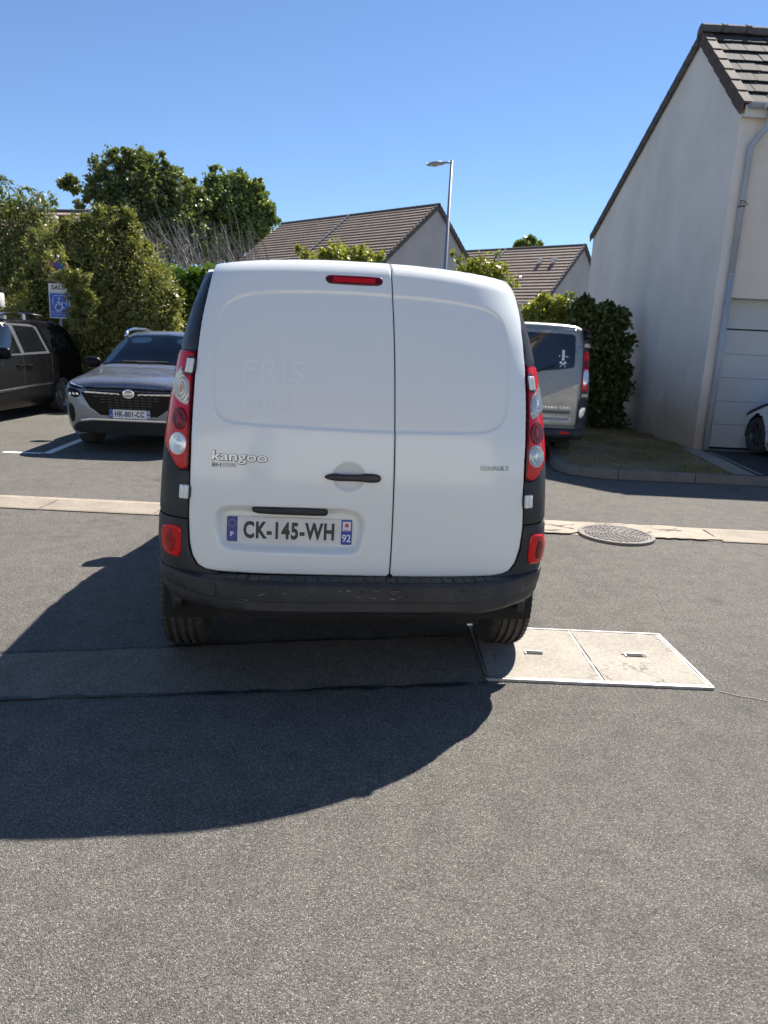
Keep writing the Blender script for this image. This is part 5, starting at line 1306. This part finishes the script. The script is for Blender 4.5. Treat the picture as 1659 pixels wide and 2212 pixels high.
# white window sticker: plain shapes
panel('window_sticker', rrect(.035, .11, .01, .535, 1.555), .02, rm, 'print_white', tg, depth=0, off=.019, rnd=0)
for (dx, dz, a) in ((0, -.10, .022), (-.03, -.15, .02), (.03, -.15, .02), (0, -.17, .016), (-.055, -.06, .010), (.06, -.065, .010), (.035, -.06, .008), (-.03, -.2, .010), (.03, -.2, .010)):
    panel('window_sticker', np.array([(.535 + dx + a * math.cos(t), 1.58 + dz + a * math.sin(t)) for t in np.linspace(0, 2 * math.pi, 9, endpoint=False)]), .03, rm, 'print_white', tg, depth=0, off=.0192, rnd=0)
for s in (-1, 1):
    panel('corner_trim', np.array([(s * .815, 1.71), (s * .905, 1.71), (s * .865, 1.90), (s * .80, 1.92)]), .03, rm, 'trim', vx, depth=.01, off=.010, rnd=.004)
    panel('corner_trim', np.array([(s * .822, .60), (s * .905, .60), (s * .92, .90), (s * .915, 1.715), (s * .82, 1.715)]), .03, rm, 'trim', vx, depth=.01, off=.007, rnd=.004)
    for z0, z1_ in ((1.655, 1.715), (.955, 1.01)): MB().box(min(s * .83, s * .925), max(s * .83, s * .925), -.02 + .20 * max(0, z0 - 1.15), .06 + .20 * max(0, z0 - 1.15), z0, z1_, .008).build('tailgate_hinge', 'silver_paint', vx)
    tl = panel('tail_light', np.array([(s * .825, 1.04), (s * .905, 1.05), (s * .915, 1.60), (s * .835, 1.60)]), .02, rm, 'lens_red', vx, depth=.01, off=.016, rnd=.004)
    panel('brake_lens', np.array([(s * .835, 1.36), (s * .905, 1.36), (s * .905, 1.475), (s * .837, 1.475)]), .03, rm, 'lens_dark', tl, depth=.002, off=.018, rnd=0)
    panel('reversing_lens', smoothpoly([(s * .835, 1.125), (s * .905, 1.13), (s * .905, 1.345), (s * .837, 1.345)], 1), .03, rm, 'lens_clear', tl, depth=.002, off=.019, rnd=.002)
    panel('bumper_corner', np.array([(s * .79, .42), (s * .885, .44), (s * .93, .62), (s * .925, .93), (s * .82, .93), (s * .80, .55)]), .03, rm, 'plastic', vx, depth=.02, off=.030, rnd=.006)
    panel('fog_light', smoothpoly([(s * .82, .655), (s * .885, .66), (s * .905, .79), (s * .90, .815), (s * .825, .805)], 1), .02, rm, 'lens_clear', vx, depth=.01, off=.036, rnd=.003)
    sm = side_map(vbv, s)
    panel('side_window', smoothpoly([(.5, 1.25), (2.1, 1.25), (2.1, 1.75), (.5, 1.75)], 1), .08, sm, 'glass_dark', vx, depth=0, off=.004, rnd=0)
    panel('side_window', smoothpoly([(2.4, 1.2), (3.5, 1.15), (3.2, 1.70), (2.4, 1.75)], 1), .08, sm, 'glass_dark', vx, depth=0, off=.004, rnd=0)
    arch_trim(vx, vbv, s, .95, .33, .37, 'plastic'); liner(vx, s, .95, .33, .39, .5, .93); liner(vx, s, 4.05, .33, .39, .5, .93)
    wheel(vx, (s * .82, .95, .33), .33, .215, s, 'steelrim', 5, tread=False); wheel(vx, (s * .82, 4.05, .33), .33, .215, s, 'steelrim', 5, tread=False)
bmb = MB().box(-.90, .90, -.10, .10, .35, .50, .045); bo = shade_auto(bmb.build('rear_bumper', 'plastic', vx), 50)
for s in (-1, 1): MB().box(s * .62 - .07, s * .62 + .07, -.106, -.09, .425, .462, .005).build('reflector', 'lens_red', bo)
MB().box(-.7, .7, .1, 4.3, .28, .38).build('underbody', 'seal', vx); MB().box(-.06, .06, -.02, .3, .30, .34).build('tow_bracket', 'satin', vx)

# ---- black minivan on the left
mx = empty('minivan', (-7.36, 10.15, 0), R(0.)); tag(mx, 'black minivan with silver roof rails, parked at the left edge', 'minivan')
def msec(w, zw, zt, zb=.2): return [(w * .9, zb), (w * .985, zb + .12), (w, .5), (w, .8), (w * .985, zw), (w * .93, zw + (zt - zw) * .35), (w * .86, zt - .16), (w * .78, zt - .05), (w * .5, zt - .012), (0, zt)]
S_ = [(0, msec(.70, .62, .80, .3)), (.10, msec(.84, .70, .90, .24)), (.45, msec(.93, .85, 1.02)), (1.15, msec(.96, .97, 1.14)), (1.55, msec(.965, 1.05, 1.36)), (2.15, msec(.965, 1.09, 1.70)), (2.6, msec(.965, 1.1, 1.755)), (3.4, msec(.965, 1.12, 1.77)), (4.3, msec(.96, 1.14, 1.72)), (4.75, msec(.93, 1.14, 1.55)), (4.98, msec(.88, 1.05, 1.25, .3)), (5.05, msec(.82, 1.0, 1.12, .34))]
mbd, mbv = car_body(S_, 'black_paint', mx, arches=((.95, .34), (3.93, .34)), ar=.385)
for s in (-1, 1):
    sm = side_map(mbv, s)
    wf = np.array([(1.50, 1.12), (2.38, 1.14), (2.24, 1.60), (2.06, 1.605), (1.90, 1.545), (1.66, 1.32)])
    fr = panel('window_frame', np.array([(1.42, 1.085), (3.44, 1.135), (3.38, 1.22), (3.18, 1.60), (2.95, 1.64), (2.10, 1.635), (1.88, 1.58)]), .06, sm, 'frame_grey', mbd, depth=.004, off=.003, rnd=0)
    panel('front_window', wf, .05, sm, 'glass_dark', mx, depth=.002, off=.006, rnd=0)
    panel('sliding_door_window', np.array([(2.50, 1.15), (3.32, 1.175), (3.30, 1.22), (3.12, 1.56), (3.06, 1.595), (2.36, 1.605)]), .05, sm, 'glass_dark', mx, depth=.002, off=.006, rnd=0)
    panel('quarter_window', np.array([(3.50, 1.19), (4.40, 1.21), (4.22, 1.50), (3.30, 1.59)]), .05, sm, 'glass_dark', mx, depth=.002, off=.006, rnd=0)
    panel('side_moulding', np.array([(1.4, .50), (3.45, .58), (3.45, .61), (1.4, .535)]), .08, sm, 'trim', mx, depth=.01, off=.014, rnd=.003)
    panel('side_moulding', np.array([(1.4, .535), (3.45, .61), (3.45, .617), (1.4, .545)]), .08, sm, 'chrome', mx, depth=.004, off=.016, rnd=0)
    for ya, yb in ((1.36, 1.36), (2.42, 2.42), (3.52, 3.48)): panel('door_seam', np.array([(ya, .3), (ya + .012, .3), (yb + .012, 1.1), (yb, 1.1)]), .15, sm, 'seal', mbd, depth=0, off=.0015, rnd=0)
    for y_ in (2.20, 2.52): MB().box(min(s * .955, s * 1.0), max(s * .955, s * 1.0), y_, y_ + .20, .905, .945, .014).build('door_handle', 'gloss_black', mx)
    rp = [(s * .76, 1.80, 1.60), (s * .76, 1.95, 1.725), (s * .755, 2.15, 1.78), (s * .745, 2.6, 1.815), (s * .74, 3.2, 1.82)]
    rl = MB().tube(rp, .024, 8).build('roof_rail', 'chrome', mx, True)
    MB().tube([(s * .74, 3.2, 1.82), (s * .735, 3.6, 1.805), (s * .73, 3.7, 1.74)], .022, 8).build('rail_end', 'trim', rl, True)
    for y_ in (2.25, 2.9): MB().box(s * .745 - .015, s * .745 + .015, y_, y_ + .08, 1.70, 1.80).build('rail_foot', 'post_grey', rl)
    mb = MB().box(s * 1.03 - .10, s * 1.03 + .10, 1.62, 1.76, 1.05, 1.24, .05).box(min(s * .86, s * .96), max(s * .86, s * .96), 1.66, 1.74, 1.06, 1.11, .01); shade_auto(mb.build('door_mirror', 'gloss_black', mx), 50)
    liner(mx, s, .95, .34, .39, .5, .94); liner(mx, s, 3.93, .34, .39, .5, .94)
    wheel(mx, (s * .85, .95, .34), .34, .215, s, 'alloy', 8, tread=False, rr=.70); wheel(mx, (s * .85, 3.93, .34), .34, .215, s, 'alloy', 8, tread=False, rr=.70)
    panel('headlight', smoothpoly([(.15, .66), (.62, .78), (.66, .86), (.3, .80)], 1), .04, sm, 'lens_clear', mx, depth=.005, off=.008, rnd=.002)
panel('windscreen', sym([(0, 1.18), (.78, 1.15), (.66, 1.60), (0, 1.64)]), .06, end_map(mbv, -1), 'glass_dark', mx, depth=0, off=.004, rnd=0)
MB().box(-.8, .8, .3, 4.7, .22, .34).build('underbody', 'seal', mx)

# ---- white hatchback at the right edge, nose to the garage
wx = empty('hatchback', (6.82, 12.36, 0), R(180)); tag(wx, 'white hatchback at the right edge, nose towards the garage door', 'car')
def hsec(w, zw, zt, zb=.2): return [(w * .9, zb), (w * .98, zb + .12), (w, .45), (w, .65), (w * .975, zw), (w * .9, zw + (zt - zw) * .4), (w * .75, zt - .06), (0, zt)]
S_ = [(0, hsec(.52, .60, .68, .3)), (.08, hsec(.68, .66, .78, .24)), (.3, hsec(.79, .76, .90)), (.75, hsec(.84, .86, 1.0)), (1.0, hsec(.845, .9, 1.06)), (1.35, hsec(.845, .93, 1.28)), (1.75, hsec(.845, .95, 1.46)), (2.4, hsec(.84, .97, 1.48)), (3.1, hsec(.82, .98, 1.40)), (3.5, hsec(.76, .9, 1.1)), (3.62, hsec(.66, .8, .9, .3))]
hb_, hbv = car_body(S_, 'car_white', wx, arches=((.72, .40), (3.02, .40)), ar=.35)
hb_.location.z = 0
for s in (-1, 1):
    sm = side_map(hbv, s)
    panel('headlight', smoothpoly([(.12, .70), (.55, .84), (1.02, 1.0), (1.06, .93), (.62, .80), (.2, .66)], 1), .03, sm, 'gloss_black', wx, depth=.006, off=.006, rnd=.002)
    panel('side_window', smoothpoly([(1.2, .98), (2.9, 1.0), (2.7, 1.32), (1.75, 1.40)], 1), .06, sm, 'glass_dark', wx, depth=0, off=.005, rnd=0)
    panel('sill', np.array([(1.15, .27), (2.6, .27), (2.6, .34), (1.15, .34)]), .06, sm, 'plastic', wx, depth=.01, off=.016, rnd=.003)
    for ya in (1.12, 2.1): panel('door_seam', np.array([(ya, .36), (ya + .01, .36), (ya + .01, .95), (ya, .95)]), .15, sm, 'seal', hb_, depth=0, off=.001, rnd=0)
    liner(wx, s, .72, .40, .355, .45, .82); liner(wx, s, 3.02, .40, .355, .45, .82)
    wheel(wx, (s * .75, .72, .40), .295, .185, s, 'steelrim', 7, tread=False, rr=.66); wheel(wx, (s * .75, 3.02, .40), .295, .185, s, 'alloy', 7, tread=False, rr=.66)
    mb = MB().box(s * .92 - .08, s * .92 + .08, 1.25, 1.37, .95, 1.08, .04); shade_auto(mb.build('door_mirror', 'gloss_black', wx), 50)
rmh = end_map(hbv, 1)
panel('rear_window', sym([(0, 1.0), (.56, 1.0), (.50, 1.30), (0, 1.34)]), .06, rmh, 'glass_dark', wx, depth=0, off=.006, rnd=0)
for s in (-1, 1): panel('tail_light', smoothpoly([(s * .52, .68), (s * .68, .68), (s * .66, .90), (s * .56, .90)], 1), .04, rmh, 'lens_red', wx, depth=.005, off=.012, rnd=.002)
panel('rear_bumper', sym([(0, .34), (.62, .34), (.66, .48), (0, .50)]), .05, rmh, 'plastic', wx, depth=.01, off=.012, rnd=.002)
panel('windscreen', sym([(0, 1.08), (.66, 1.05), (.56, 1.38), (0, 1.42)]), .06, end_map(hbv, -1), 'glass_dark', wx, depth=0, off=.004, rnd=0)
wx.location.z = .012
MB().box(-.7, .7, .2, 3.4, .28, .36).build('underbody', 'seal', wx)

# ================================================================== trees, shrubs and hedges
def leaf_mesh(name, C, out, size, aspect, mat, parent, droop=0., rand=.8, fold=.25, tint=None):
    n = len(C); a = out * (1 - rand) + rng.normal(0, 1, (n, 3)) * rand; a[:, 2] -= droop
    a /= np.linalg.norm(a, axis=1)[:, None] + 1e-9
    b = np.cross(a, rng.normal(0, 1, (n, 3))); b /= np.linalg.norm(b, axis=1)[:, None] + 1e-9; c = np.cross(a, b)
    L = size * rng.uniform(.65, 1.25, n); w = L * aspect
    V = np.zeros((n, 4, 3)); V[:, 0] = C; V[:, 2] = C + a * L[:, None]
    mid = C + a * (L * .48)[:, None]; V[:, 1] = mid + b * w[:, None] + c * (w * fold)[:, None]; V[:, 3] = mid - b * w[:, None] + c * (w * fold)[:, None]
    t = np.clip((.5 + rng.normal(0, .22, n)) if tint is None else tint, 0, 1)
    F = np.arange(4 * n).reshape(-1, 4)
    return mesh_np(name, V.reshape(-1, 3), F, mat, parent, tint=np.repeat(t, 4))
def BL(px, py, rp, Y, dep=1.0, sq=1.0):
    c = atY(px, py, Y); r_ = rp * (Y * 1.02) / FPX; return (np.array(c), np.array([r_, r_ * dep, r_ * sq]))
def ragged(blobs, k=3, lo=.16, hi=.3):
    out = list(blobs)
    for c, r_ in blobs:
        for _ in range(k):
            d = rng.normal(0, 1, 3); d[2] = abs(d[2]) * .9 + .1; d /= np.linalg.norm(d); out.append((c + d * r_ * rng.uniform(.9, 1.12), r_ * rng.uniform(lo, hi)))
    return out
def crown_pts(blobs, n, shell=.5, clump=None, lump=.22):
    w = np.array([(r_[0] * r_[2]) ** 1.0 for _, r_ in blobs]); w = w / w.sum(); k = rng.choice(len(blobs), n, p=w)
    d = rng.normal(0, 1, (n, 3)); d /= np.linalg.norm(d, axis=1)[:, None]
    Cb = np.array([c for c, _ in blobs])[k]; Rb = np.array([r_ for _, r_ in blobs])[k]
    # lumpy surface: radius wobbles with direction, per blob
    ph = k * 1.7; lumpf = 1 + lump * (np.sin(d[:, 0] * 5 + ph) * np.cos(d[:, 2] * 6 + ph * 2) + .6 * np.sin(d[:, 1] * 9 + ph * 3) * np.sin(d[:, 2] * 11 + ph))
    rad = (shell + (1 - shell) * rng.random(n) ** .6) * lumpf
    if clump:                                               # pull the points into tufts so gaps open between them
        m = max(4, int(n / clump)); ci = rng.integers(0, n, m); cd = d[ci]; 
        P0 = Cb + d * Rb * rad[:, None]; cc = (Cb + d * Rb * rad[:, None])[ci]
        j = rng.integers(0, m, n); base = cc[j]; s = Rb[ci][j] * .26
        P = base + rng.normal(0, .5, (n, 3)) * s
        o = d[ci][j] * .7 + (P - base) / (s + 1e-6) * .5; o /= np.linalg.norm(o, axis=1)[:, None] + 1e-9
        return P, o
    return Cb + d * Rb * rad[:, None], d
def plant(name, label, cat, blobs, n, size, aspect, mat, base=None, trunk=.06, droop=0., rand=.8, shell=.45, clump=None, limbs=6, group=None, foliage='crown', zmin=.05, tintfn=None, lump=.22, bark='bark', core=0, coresize=.15):
    C0 = np.mean([c for c, _ in blobs], 0); base = base if base is not None else (C0[0], C0[1])
    o = empty(name, (base[0], base[1], 0)); tag(o, label, cat, group)
    org = np.array([base[0], base[1], 0.])
    P, d = crown_pts(blobs, n, shell, clump, lump); ok = P[:, 2] > zmin; P, d = P[ok], d[ok]
    t = tintfn(P) if tintfn else None
    leaf_mesh(foliage, P - org, d, size, aspect, mat, o, droop, rand, tint=t)
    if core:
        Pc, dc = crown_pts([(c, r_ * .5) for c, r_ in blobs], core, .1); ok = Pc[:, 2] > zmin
        leaf_mesh('sun_block_leaves', Pc[ok] - org, dc[ok], coresize, .45, mat, o, 0, .8, tint=np.zeros(ok.sum()))  # large leaves in the darkest tint, added inside to block the sun
    mb = MB(); zt = max(c[2] for c, _ in blobs); zl = min(c[2] - r_[2] for c, r_ in blobs); fork = max(.3, min(zl + .2, zt * .5))
    mb.tube([(0, 0, 0), (.02, .01, fork * .5), (0, 0, fork)], [trunk * 1.25, trunk, trunk * .85], 9)
    big = sorted(range(len(blobs)), key=lambda i: -blobs[i][1][0])[:limbs]
    for i in big:
        e = blobs[i][0] - org; m_ = np.array([e[0] * .4, e[1] * .4, fork + (e[2] - fork) * .55]); tip = e + np.array([0, 0, blobs[i][1][2] * .5])
        mb.tube([(0, 0, fork * .95), tuple(m_), tuple(e), tuple(tip)], [trunk * .6, trunk * .42, trunk * .22, trunk * .06], 6)
    mb.build('trunk', bark, o, True)
    return o

# far trees
oak = [(280, 378, 48), (235, 400, 42), (330, 392, 48), (378, 410, 38), (205, 428, 36), (300, 440, 70), (365, 455, 55), (245, 458, 55), (138, 388, 20), (160, 402, 20), (168, 440, 22), (420, 445, 36), (300, 510, 75), (390, 520, 60), (190, 480, 36), (258, 352, 22), (305, 345, 20), (345, 350, 18)]
plant('oak_tree', 'dark green oak with an open crown, tallest tree behind the cypress', 'tree', ragged([BL(x_, y_, r_, 60, 1.0) for x_, y_, r_ in oak], 4, .16, .32), 46000, .27, .42, 'leaf_oak', trunk=.45, shell=.35, clump=95, limbs=16)
map_ = [(470, 408, 30), (512, 402, 26), (545, 424, 26), (562, 456, 28), (500, 455, 50), (455, 470, 45), (588, 472, 14), (540, 500, 42), (480, 520, 50)]
plant('maple_tree', 'rounder mid green tree right of the oak, beside the brown roof', 'tree', ragged([BL(x_, y_, r_, 64, 1.0) for x_, y_, r_ in map_], 4, .16, .32), 36000, .27, .44, 'leaf_maple', trunk=.4, shell=.35, clump=26, limbs=6)
plant('distant_tree', 'small far tree showing above the ridge of the farther brown roof', 'tree', [BL(1140, 528, 12, 85), BL(1120, 533, 9, 85), BL(1160, 533, 10, 85), BL(1140, 545, 20, 85)], 2500, .5, .4, 'leaf_maple', trunk=.3, shell=.3, clump=20, limbs=3)

# left: drooping-leaved tree, big juniper, laurel hedge
ch = [(40, 475, 55), (82, 432, 30), (20, 425, 32), (60, 545, 60), (10, 530, 55), (60, 398, 10), (5, 372, 12), (100, 480, 30), (110, 430, 14), (-30, 480, 60), (-40, 560, 70), (10, 620, 50), (60, 610, 45)]
plant('drooping_tree', 'small tree with long drooping leaves at the far left', 'tree', [BL(x_, y_, r_, 17.2, 1.0) for x_, y_, r_ in ch], 9000, .135, .17, 'leaf_cherry', trunk=.07, droop=.9, rand=.6, shell=.3, clump=14, limbs=9)
jn = [(205, 515, 50), (255, 500, 42), (272, 552, 44), (322, 615, 46), (240, 595, 85), (160, 570, 66), (300, 670, 80), (352, 690, 34), (362, 645, 30), (262, 700, 85), (185, 690, 70), (315, 760, 62), (250, 770, 80), (175, 770, 80), (100, 640, 60), (60, 720, 70), (20, 720, 60), (110, 540, 40), (365, 740, 28), (150, 500, 28), (230, 840, 80), (310, 830, 60), (120, 820, 80), (0, 800, 80), (-60, 720, 70), (230, 472, 16), (285, 495, 16), (185, 478, 14)]
jb = [BL(x_, y_, r_, 15.8, .8) for x_, y_, r_ in jn] + [BL(x_, y_, r_, 14.62, .6) for x_, y_, r_ in ((178, 648, 30), (176, 690, 28), (170, 606, 22), (152, 616, 12))]
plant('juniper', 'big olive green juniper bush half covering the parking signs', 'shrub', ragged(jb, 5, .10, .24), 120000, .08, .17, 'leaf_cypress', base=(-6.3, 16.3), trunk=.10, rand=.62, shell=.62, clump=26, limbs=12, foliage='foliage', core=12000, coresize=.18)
P = []
for x_, y_, r_ in ((110, 556, 12), (142, 598, 14), (122, 596, 10), (105, 584, 9), (140, 560, 9), (132, 548, 8)): P.append(BL(x_, y_, r_, 14.5, .5))
plant('juniper_spray', 'thin juniper sprays hanging in front of the round sign', 'shrub', P, 1100, .085, .16, 'leaf_cypress', base=(-6.55, 15.3), trunk=.012, rand=.6, shell=.3, clump=12, limbs=4, foliage='foliage')
lr = [(400, 618, 30), (432, 606, 28), (380, 600, 20), (440, 640, 44), (398, 668, 42), (430, 700, 50), (390, 740, 44), (470, 610, 34), (510, 640, 44), (345, 590, 22), (318, 575, 18), (480, 700, 50), (430, 770, 50)]
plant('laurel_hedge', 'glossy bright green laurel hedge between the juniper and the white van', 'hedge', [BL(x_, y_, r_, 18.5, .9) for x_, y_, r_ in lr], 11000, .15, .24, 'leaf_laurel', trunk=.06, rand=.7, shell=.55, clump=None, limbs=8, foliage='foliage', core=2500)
# leafless shrub
bs_ = empty('bare_shrub', (atY(430, 600, 24)[0], 24, 0)); tag(bs_, 'leafless grey shrub with arching twigs in front of the round tree', 'shrub')
org = np.array([bs_.location.x, 24, 0.]); mb = MB()
for k in range(130):
    e = np.array(atY(rng.uniform(285, 545), rng.normal(505, 26), 24 + rng.normal(0, 1.0))) - org; s = np.array([e[0] * .75 + rng.uniform(.1, 1.1), rng.normal(0, .4), rng.uniform(1.5, 2.7)])
    m_ = s + (e - s) * .5 + np.array([rng.normal(.25, .22), rng.normal(0, .2), rng.normal(-.1, .15)]); m2 = s + (e - s) * .8 + np.array([rng.normal(.12, .12), 0, rng.normal(0, .1)])
    r0 = rng.uniform(.012, .028); mb.tube([tuple(s), tuple(m_), tuple(m2), tuple(e)], [r0, r0 * .7, r0 * .45, r0 * .2], 4, False)
    for q in range(3):
        b_ = m_ + (e - m_) * rng.uniform(0, .8); t_ = b_ + rng.normal(0, .22, 3) + np.array([-.12, 0, .12]); mb.tube([tuple(b_), tuple((b_ + t_) / 2 + rng.normal(0, .03, 3)), tuple(t_)], [r0 * .4, r0 * .3, r0 * .12], 3, False)
tag(mb.build('twigs', 'deadwood', bs_), kind='stuff')
mb = MB()
for k in range(9):
    a = k * .7; mb.tube([(0, 0, 0), (.3 * math.cos(a), .3 * math.sin(a), .9), (1.2 * math.cos(a), .6 * math.sin(a), 2.2)], [.06, .04, .025], 6)
mb.build('stems', 'deadwood', bs_)
# young trees behind the van roof
for lab, bl, Yy in (('young yellow green tree peeping over the left half of the van roof', [(722, 548, 26), (772, 554, 20), (660, 548, 12), (700, 538, 10), (690, 556, 20), (822, 556, 10), (745, 570, 40), (648, 537, 6), (800, 565, 18)], 17.0),
                    ('young yellow green tree peeping over the right half of the van roof', [(1012, 575, 20), (1045, 578, 28), (1082, 585, 18), (990, 556, 10), (984, 545, 6), (1072, 552, 8), (1040, 605, 40), (1085, 610, 30), (1000, 600, 25)], 17.5)):
    plant('young_tree', lab, 'tree', [BL(x_, y_, r_, Yy, .9) for x_, y_, r_ in bl], 2300, .11, .25, 'leaf_lime', trunk=.035, rand=.75, shell=.15, clump=14, limbs=9, group='young trees behind the van')
plant('sunlit_shrub', 'sunlit yellow green shrub above the roof of the silver van', 'shrub', [BL(x_, y_, r_, 15.6, .9) for x_, y_, r_ in ((1160, 672, 25), (1200, 665, 28), (1224, 676, 22), (1140, 684, 20), (1180, 700, 40), (1215, 720, 40), (1170, 640, 8), (1230, 640, 8), (1150, 740, 45))], 6500, .10, .28, 'leaf_lime', trunk=.04, rand=.75, shell=.5, limbs=6, foliage='foliage')
iv = [(1262, 690, 28), (1290, 690, 34), (1322, 700, 32), (1335, 742, 26), (1300, 770, 52), (1322, 840, 40), (1296, 870, 44), (1336, 690, 20), (1262, 740, 36), (1252, 662, 14), (1270, 820, 46), (1330, 800, 30), (1250, 880, 40), (1310, 905, 40), (1345, 678, 10), (1265, 648, 8), (1310, 668, 14)]
plant('ivy_hedge', 'dark clipped hedge against the gable wall behind the silver van', 'hedge', ragged([BL(x_, y_, r_, 14.9, .9) for x_, y_, r_ in iv], 2, .12, .22), 14000, .095, .34, 'leaf_ivy', trunk=.05, rand=.75, shell=.6, limbs=8, foliage='foliage', zmin=.12, core=2500)
